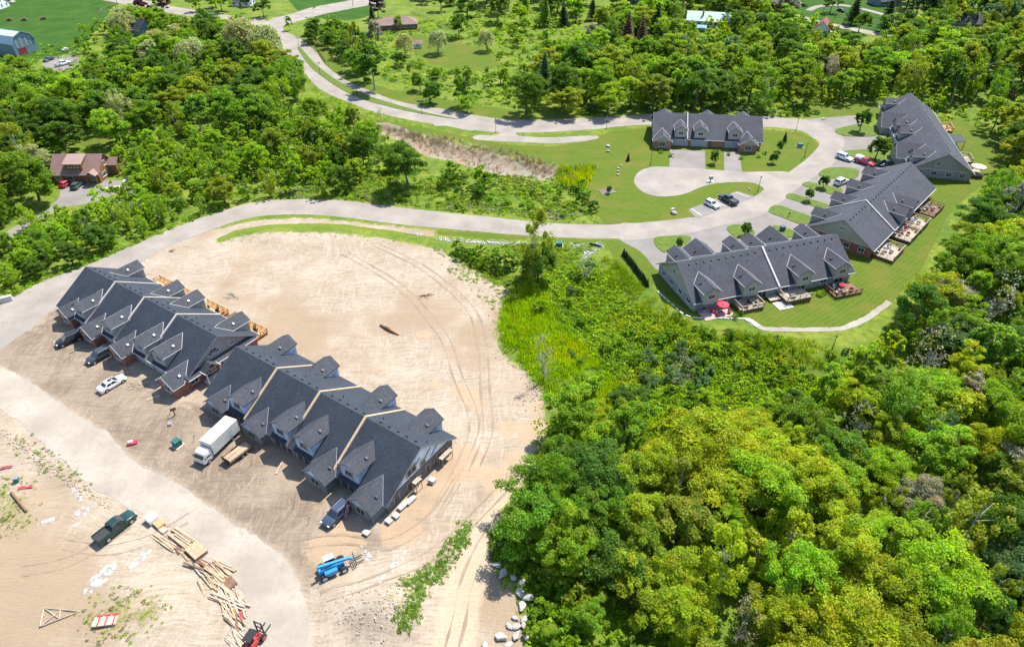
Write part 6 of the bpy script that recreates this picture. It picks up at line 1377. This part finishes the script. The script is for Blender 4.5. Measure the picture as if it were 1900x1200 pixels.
grow([(1610,60),(1700,60),(1760,30),(2150,-40),(2150,290),(1900,300),(1850,260),(1790,205),(1700,165),(1630,170),(1620,100)],8.0,(11,17),mix(('mid',6),('tall',1.5),('airy',2),('far',1)),mix(('green',3),('deep',4),('olive',3),('lime',2),('yellow',.8),('blue',.6)),lab('the wood behind the slate row'),'trees behind the slate roofed row',wf=(1.0,1.3),cap=130)
grow([(1640,-60),(2300,-120),(2300,20),(1700,30)],12,(12,18),mix(('far',5),('spruce',1)),mix(('deep',4),('green',3),('dark',1),('yellow',1)),lab('the far upper right corner'),'far upper right trees',cap=50)
grow([(-250,100),(70,135),(150,90),(215,30),(260,20),(400,45),(500,70),(540,110),(560,165),(500,215),(440,225),(300,225),(240,235),(130,262),(80,300),(90,390),(-250,470)],7.0,(8.5,14),mix(('mid',6),('airy',1.4),('tall',1)),mix(('green',5),('deep',4),('lime',2.4),('olive',2),('pale',.4)),lab('the left wood'),'trees of the left wood',wf=(1.05,1.35),cap=190)
grow([(-250,120),(60,125),(50,180),(-250,260)],8,(11,15),mix(('mid',1)),mix(('deep',3),('dark',2)),lab('the dark stand below the barn'),'dark trees below the barn',cap=14)
grow([(440,240),(520,200),(590,195),(660,225),(700,250),(720,290),(640,320),(560,345),(460,360),(400,360)],6.2,(6,10.5),mix(('mid',5),('tall',2),('airy',2)),mix(('lime',5),('green',4),('olive',2),('deep',1)),lab('the young grove left of the large round tree'),'trees of the young grove',wf=(.95,1.25),cap=70)
grow([(200,262),(420,235),(470,260),(440,330),(330,400),(220,420),(230,350),(250,290)],6.0,(5,8.5),mix(('mid',5),('airy',3)),mix(('lime',5),('green',4),('olive',1)),lab('the thicket above the lower road'),'trees between yard and road',wf=(.95,1.3),cap=70)
grow([(-250,470),(80,400),(220,412),(330,392),(420,372),(330,410),(240,445),(120,490),(0,540),(-250,640)],5.4,(4.5,8),mix(('mid',6),('airy',2)),mix(('lime',5),('green',4),('deep',1)),lab('the roadside thicket at the left'),'roadside thicket trees',wf=(1.0,1.4),cap=80,mar=2.5)
grow([(470,-60),(700,-60),(760,-20),(840,10),(1000,30),(1100,20),(1140,-60),(1100,-120),(470,-120)],11,(9,15),mix(('far',5),('spruce',1)),mix(('green',4),('deep',4),('lime',1)),lab('the far wood along the top edge'),'far trees along the top edge',cap=70)
grow([(530,35),(640,50),(690,70),(660,120),(610,100),(560,62)],5.5,(6,10),mix(('mid',4),('tall',1),('airy',1)),mix(('green',3),('deep',4)),lab('the belt beside the junction'),'trees by the junction',cap=24)
grow([(200,-60),(480,-60),(490,20),(380,10),(250,-10)],10,(8,12),mix(('far',1)),mix(('green',3),('deep',3),('lime',1)),lab('the gardens beyond the top road'),'trees beyond the top road',cap=20)
grow([(730,95),(800,120),(900,130),(1000,110),(980,70),(900,50),(940,20),(1010,50),(1060,80),(960,190),(860,180),(760,140)],12,(3.5,7.5),mix(('mid',3),('tall',1)),mix(('green',3),('lime',2),('deep',2)),lab('the open meadow above the main road'),'scattered meadow trees',cap=22,protect=False)

# ------------------------------------------------------------------ shrubs as single things
SHR = []
for i in range(6):
    g = np.random.default_rng(200+i); v, f_, t_ = crown_broad(210+i, 1500, .20, (1.25,1.25,1.0), .75, lobes=9, lr=(.4,.6)); SHR.append(np_mesh('shrub', v, f_, LEAF, colors=dict(tint=t_)))
def shrub(x, y, s, col, label, group, flat=1.0, z=None):
    o = link('shrub', tr.choice(SHR), None, (x,y,(HZ(x,y) if z is None else z)-.1), tr.uniform(0,6.28)); o.scale = (s,s,s*flat); o.color = (*shade(col),1); tag(o,label,'shrub',group); RANK.append(o)
def shrubs(region, n, sr, cols, label, group, flat=1.0, mar=.8, gap=.8):
    W = poly(region); wl, wh = W.min(0), W.max(0); pl = []
    g = np.random.default_rng(n+len(label)); X = g.uniform(wl[0],wh[0],n*40); Y = g.uniform(wl[1],wh[1],n*40); ok = (sdf(W,X,Y) > 0) & free_mask(X,Y,mar)
    for x, y in zip(X[ok], Y[ok]):
        if len(pl) >= n: break
        x, y = float(x), float(y)
        s = tr.uniform(*sr)
        if any((x-a)**2+(y-b)**2 < (gap*(s+t))**2 for a,b,t in pl): continue
        pl.append((x,y,s)); shrub(x,y,s,tr.choices([q[0] for q in cols],[q[1] for q in cols])[0],label,group,flat)
shrubs([(1050,216),(1100,205),(1210,200),(1420,204),(1560,200),(1620,196),(1560,214),(1440,216),(1200,211)],46,(.9,1.5),[('blue',3),('green',3),('lime',1)],'rounded green sumac bush in the hedge behind the main road','hedge behind the main road',gap=.5)
shrubs([(990,470),(1100,490),(1150,560),(1250,620),(1420,670),(1500,720),(1400,780),(1200,740),(1080,720),(1000,620)],56,(.5,1.5),[('green',3),('lime',5),('blue',1.4),('deep',.6)],'leafy shrub in the overgrown hollow right of the sand','shrubs of the overgrown hollow')
shrubs([(1180,640),(1290,640),(1330,700),(1280,730),(1190,690)],16,(1.1,2.0),[('blue',3),('deep',1)],'blue green spreading shrub in the middle of the hollow','blue green shrubs',.8)
shrubs([(840,455),(900,470),(960,500),(940,520),(880,495),(840,475)],12,(1.0,1.9),[('green',2),('deep',3)],'dark shrub at the sand edge below the riprap ditch','shrubs below the ditch',1.2)
shrubs([(560,350),(720,360),(900,350),(1060,330),(1100,400),(1000,402),(850,392),(700,378),(580,366)],40,(.5,1.1),[('green',4),('lime',3),('deep',1),('grey',.6)],'low shrub in the rough strip above the lower road','shrubs above the lower road')
shrubs([(800,310),(900,335),(900,370),(830,360)],7,(1.6,2.6),[('green',2),('deep',3)],'taller dark shrub below the reed bed','taller shrubs below the reeds',1.3)
shrubs([(1060,350),(1095,345),(1105,400),(1075,395)],5,(1.3,2.2),[('deep',3),('green',1)],'dark shrub at the end of the mown lawn','shrubs at the lawn end')
shrubs([(-120,570),(0,540),(80,505),(165,478),(250,440),(330,408),(330,400),(240,425),(100,470),(-120,540)],44,(.8,1.5),[('lime',4),('green',3)],'bright roadside shrub along the lower road at the left','bright roadside shrubs',1.0,1.0,.6)
shrubs([(1250,590),(1400,630),(1520,650),(1600,650),(1560,700),(1440,690),(1300,640)],34,(.5,1.1),[('deep',2),('green',3),('yellow',1)],'bank shrub below the stone row garden','bank shrubs')
shrubs([(990,1010),(1060,1000),(1080,1190),(985,1190),(1005,1080)],22,(.9,1.9),[('green',3),('lime',3)],'shrub behind the line of boulders','shrubs behind the boulders')
shrubs([(745,1090),(800,1045),(850,985),(870,975),(850,1040),(800,1100)],14,(.5,1.0),[('green',3),('lime',2)],'weedy bush in the strip left of the dirt track','weedy bushes by the track',.8,-99,.6) if False else None
shrubs([(740,80),(1040,40),(1060,150),(950,195),(800,150)],60,(.6,1.6),[('green',3),('lime',3),('deep',2)],'wild bush scattered in the open meadow','wild meadow bushes')
shrubs([(1830,340),(1900,310),(1900,560),(1740,560),(1760,470)],24,(1.2,2.4),[('olive',3),('green',3),('grey',1)],'bush on the wood edge right of the back lawn','wood edge bushes')
for i in range(15):
    t = i/14; px, py = 1158+(1200-1158)*t, 474+(531-474)*t; p = G(px,py); tree('spruce',p.x,p.y,1.9,shade('dark'),f'small clipped cedar in the hedge left of stone row','cedar hedge left of the stone row',1.5)
for i,(px,py) in enumerate(((1312,553),(1245,291),(1225,284),(1375,296),(1418,286),(1408,292),(1352,288),(1665,460),(1690,430),(1366,590),(1372,583),(1521,548),(1528,545))):
    p = G(px,py); shrub(p.x,p.y,.7,('green','deep','lime')[i % 3],'small garden shrub planted against a townhouse wall','garden shrubs',.9)

# ------------------------------------------------------------------ ground cover (nobody could count it)
TPL = []
for i in range(8):
    g = np.random.default_rng(300+i); n = 17; d = g.normal(size=(n,3)); d /= np.linalg.norm(d,axis=1)[:,None]; d[:,2] = np.abs(d[:,2]); c = d*np.array([1,1,.8])*(.55+.45*g.random(n))[:,None]
    TPL.append(leaf_quads(c, d+np.array([0,0,.5]), .62*g.uniform(.6,1.3,n), g)[0])
BUSH = []
for i in range(5):
    v, _f, _t = crown_broad(320+i, 300, .26, (1,1,.95), .75, lobes=8); BUSH.append(v)
GT = []
for i in range(6):
    g = np.random.default_rng(400+i); v = []
    for j in range(12):
        a = g.uniform(0,6.28); b = g.uniform(.1,.5); x, y = g.normal(0,.45,2); w = .07; L = g.uniform(.6,1.1); dx, dy = math.cos(a), math.sin(a)
        v += [(x-dy*w,y+dx*w,0),(x+dy*w,y-dx*w,0),(x+dx*b+dy*w*.4,y+dy*b-dx*w*.4,L),(x+dx*b-dy*w*.4,y+dy*b+dx*w*.4,L)]
    GT.append(np.array(v))
def cover(region, n, r, cols, label, name='undergrowth', tpl=TPL, hs=(.6,1.2), clump=.5, mar=0.0, avoid=True, seed=0, holes=()):
    g = np.random.default_rng(seed+17); W = poly(region); wl, wh = W.min(0), W.max(0); X = g.uniform(wl[0],wh[0],n*6); Y = g.uniform(wl[1],wh[1],n*6)
    ok = sdf(W,X,Y) > g.uniform(-.8,.8,n*6)
    nz = np.sin(X*.31+np.sin(Y*.23)*2)+np.sin(Y*.37+np.sin(X*.19)*2)+.7*np.sin(X*1.1+1)*np.sin(Y*.93)
    ok &= nz > g.normal(-1.2+clump*1.6, .8, n*6)
    if avoid:
        ok &= (grid_read(_cl,X,Y) > .5+mar) & (grid_read(_lw,X,Y) > .1)
    X, Y, nz = X[ok][:n], Y[ok][:n], nz[ok][:n]; Z = grid_read(_hc['g'],X,Y); VV=[];TT=[]; m = len(X)
    ci = (np.clip((nz+2.2)/4.4+g.normal(0,.22,m),0,.999)*len(cols)).astype(int)
    ca = np.array([GREENS[c] for c in cols])[ci]*g.uniform(.75,1.25,(m,1))
    a = g.uniform(0,6.28,m); s = r*g.uniform(.55,1.45,m); h = s*g.uniform(*hs,m); k = g.integers(0,len(tpl),m)
    for j in range(len(tpl)):
        q = k == j; B = tpl[j]; 
        if not q.any(): continue
        c, sn = np.cos(a[q])[:,None], np.sin(a[q])[:,None]; S = s[q][:,None]
        P = np.stack([(B[:,0]*c-B[:,1]*sn)*S+X[q][:,None], (B[:,0]*sn+B[:,1]*c)*S+Y[q][:,None], B[:,2]*h[q][:,None]+Z[q][:,None]-.03], 2); VV.append(P.reshape(-1,3))
        nl = len(B)//4; lt = np.repeat(g.uniform(.7,1.3,(q.sum(),nl)),4,1); col = ca[q][:,None,:]*lt[:,:,None]; TT.append(np.concatenate([col,np.ones((*col.shape[:2],1))],2).reshape(-1,4))
    if not VV: return
    V = np.concatenate(VV); o = link(name, np_mesh(name, V, np.arange(len(V)).reshape(-1,4), LEAF, colors=dict(tint=np.concatenate(TT)))); tag(o,label,kind='stuff'); return o
cover([(1000,520),(1100,480),(1160,560),(1240,600),(1400,650),(1520,690),(1560,720),(1420,800),(1250,790),(1160,700),(1060,600)],9500,.58,('green','lime','lime','lime','yellow'),'dense bright green ground cover in the hollow',clump=-.5,hs=(.7,1.8))
cover([(930,560),(985,520),(1060,590),(1160,700),(1250,790),(1060,770),(1000,710),(930,640)],4600,.55,('green','lime','lime','yellow'),'tall meadow grass at the sand edge','grass',GT,(1.0,1.7),-.3)
cover([(1110,470),(1150,480),(1200,540),(1290,600),(1400,620),(1560,640),(1560,680),(1400,660),(1240,610),(1130,540)],2600,.5,('olive','olive','deep','green'),'dry tufted grass on the bank below the stone row','grass',GT,(.8,1.5),.3)
cover([(830,470),(980,450),(1110,455),(1010,520),(960,545),(900,510)],1100,.55,('green','lime','olive'),'weeds around the roadside ditch',clump=.4)
cover([(420,360),(560,352),(720,362),(900,380),(1100,400),(1110,416),(980,402),(830,390),(640,370),(480,372)],1500,.5,('olive','green','lime','grey'),'weeds along the verge of the lower road',clump=.3)
cover([(560,300),(700,310),(900,320),(1060,335),(1100,400),(900,385),(700,372),(560,355)],1900,.75,('green','lime','deep','olive'),'rough growth between reed bed and lower road',clump=.4)
cover([(-200,640),(0,545),(165,478),(330,408),(420,378),(420,388),(330,419),(247,454),(165,490),(82,520),(0,566),(-200,660)],1600,.7,('lime','green','lime'),'bright weeds along the left verge of the road',clump=.1,mar=-.4)
cover([(690,225),(800,250),(960,292),(1045,322),(1010,338),(850,305),(740,265)],420,.45,('brown','brown','grey'),'dry brown reeds of the reed bed','reeds',GT,(1.2,2.2),.5,seed=3)
cover([(700,222),(800,245),(960,285),(1050,310),(1045,325),(950,300),(800,262),(700,236)],700,.5,('pale','grey','brown'),'pale standing reeds at the edge of the reed bed','reeds',GT,(1.6,2.6),.2,seed=4)
cover([(1040,305),(1110,290),(1095,345),(1060,350),(1030,335)],600,.7,('deep','olive','yellow'),'dark tall reeds at the right end of the reed bed','reeds',GT,(1.2,2.0),.2)
cover([(735,1090),(770,1075),(805,1045),(838,1000),(858,968),(876,965),(866,1005),(845,1040),(820,1075),(790,1095),(775,1150),(745,1180),(738,1150),(760,1110)],950,.28,('deep','green','green'),'weeds growing on the spoil strip left of the dirt track','weeds',TPL,(.4,.9),.0,avoid=False)
cover([(905,1010),(985,900),(1020,900),(1060,1020),(1075,1200),(985,1200),(965,1100),(930,1080)],1300,.5,('green','lime','deep'),'weeds between the dirt track and the thicket','weeds',TPL,(.7,1.3),.25,avoid=False)
cover([(-30,880),(40,880),(75,905),(80,960),(50,1000),(-30,1000)],120,.30,('olive','green','grey'),'sparse weeds on the sand at the lower left','weeds',TPL,(.6,1.1),.7,avoid=False)
cover([(150,1120),(230,1085),(330,1110),(310,1170),(200,1220),(140,1190)],130,.28,('olive','lime','grey'),'sparse weeds on the sand near the roof truss','weeds',TPL,(.6,1.1),.7,avoid=False)
cover([(-40,790),(40,800),(110,850),(180,905),(170,930),(90,890),(0,830)],200,.3,('olive','green','grey'),'weeds in the ditch along the site road','weeds',TPL,(.6,1.1),.6,avoid=False)
cover([(800,455),(870,480),(935,520),(975,548),(930,580),(880,545),(830,500)],300,.35,('olive','green','lime'),'weeds spreading onto the sand','weeds',TPL,(.6,1.1),.5,avoid=False)
cover([(660,60),(900,20),(1070,20),(1100,80),(1070,160),(960,200),(800,185),(700,140)],2400,1.0,('green','lime','lime','deep'),'rough growth of the open meadow',clump=.45)
cover([(560,140),(640,190),(800,240),(880,252),(700,225),(600,195)],700,.6,('olive','green','lime'),'tufts on the bank of the divided road','grass',GT,(.6,1.1),.4)
cover([(1000,780),(1180,740),(1420,800),(1560,700),(1700,560),(1850,360),(2000,320),(2100,1300),(1000,1300),(960,1000)],3000,.85,('green','lime','lime','yellow'),'undergrowth on the floor of the right wood',clump=-.2)
cover([(-200,100),(500,60),(560,190),(700,250),(700,330),(420,370),(200,430),(-200,560)],2600,1.0,('deep','green','lime'),'undergrowth of the left wood',clump=.1)
cover([(980,205),(1090,90),(1480,60),(1640,110),(1840,240),(1900,290),(1620,190),(1430,206),(1200,203)],1900,1.1,('deep','green','olive'),'undergrowth of the upper wood',clump=.0)

TH = dict(tpl=BUSH, hs=(.9,1.5), name='thicket', mar=1.0)
cover([(-200,100),(70,130),(215,40),(400,50),(520,90),(560,170),(480,215),(300,228),(150,262),(80,300),(90,400),(-200,480)],330,2.3,('deep','green','lime','green'),'tangled thicket between the trees of the left wood',clump=0,seed=21,**TH)
cover([(210,262),(440,235),(580,195),(700,245),(720,300),(640,325),(420,365),(300,405),(110,470),(0,520),(-150,560),(-150,470),(90,400),(240,350)],330,1.9,('green','lime','lime'),'bright thicket between the house yard and the lower road',clump=0,seed=22,**TH)
cover([(975,205),(1000,130),(1100,60),(1480,40),(1640,100),(1840,240),(1990,300),(1880,300),(1790,215),(1620,188),(1430,203),(1200,198)],420,2.4,('deep','green','olive','lime'),'tangled thicket between the trees of the upper wood',clump=-.2,seed=23,**TH)
cover([(1000,780),(1180,760),(1420,800),(1560,700),(1700,580),(1850,370),(2000,320),(2100,1250),(1000,1250),(980,1000)],380,2.0,('green','lime','yellow','olive'),'leafy thicket between the trees of the right wood',clump=-.2,seed=24,**TH)
# look-alikes: say which one by counting from the left of the view
_by = {}
for o in RANK: _by.setdefault(o['label'], []).append(o)
def nth(i): return f"{i}{'th' if 10 <= i % 100 <= 20 else {1:'st',2:'nd',3:'rd'}.get(i % 10,'th')}"
for l, L in _by.items():
    if len(L) < 2: continue
    L.sort(key=lambda o: proj(*o.location)[0])
    for i, o in enumerate(L): o['label'] = ('leftmost ' if i == 0 else 'rightmost ' if i == len(L)-1 else nth(i+1)+' ')+l+(' from left' if 0 < i < len(L)-1 else '')
    for o in L:
        while len(o['label'].split()) > 16 and ' the ' in o['label']: o['label'] = o['label'].replace(' the ',' ',1)
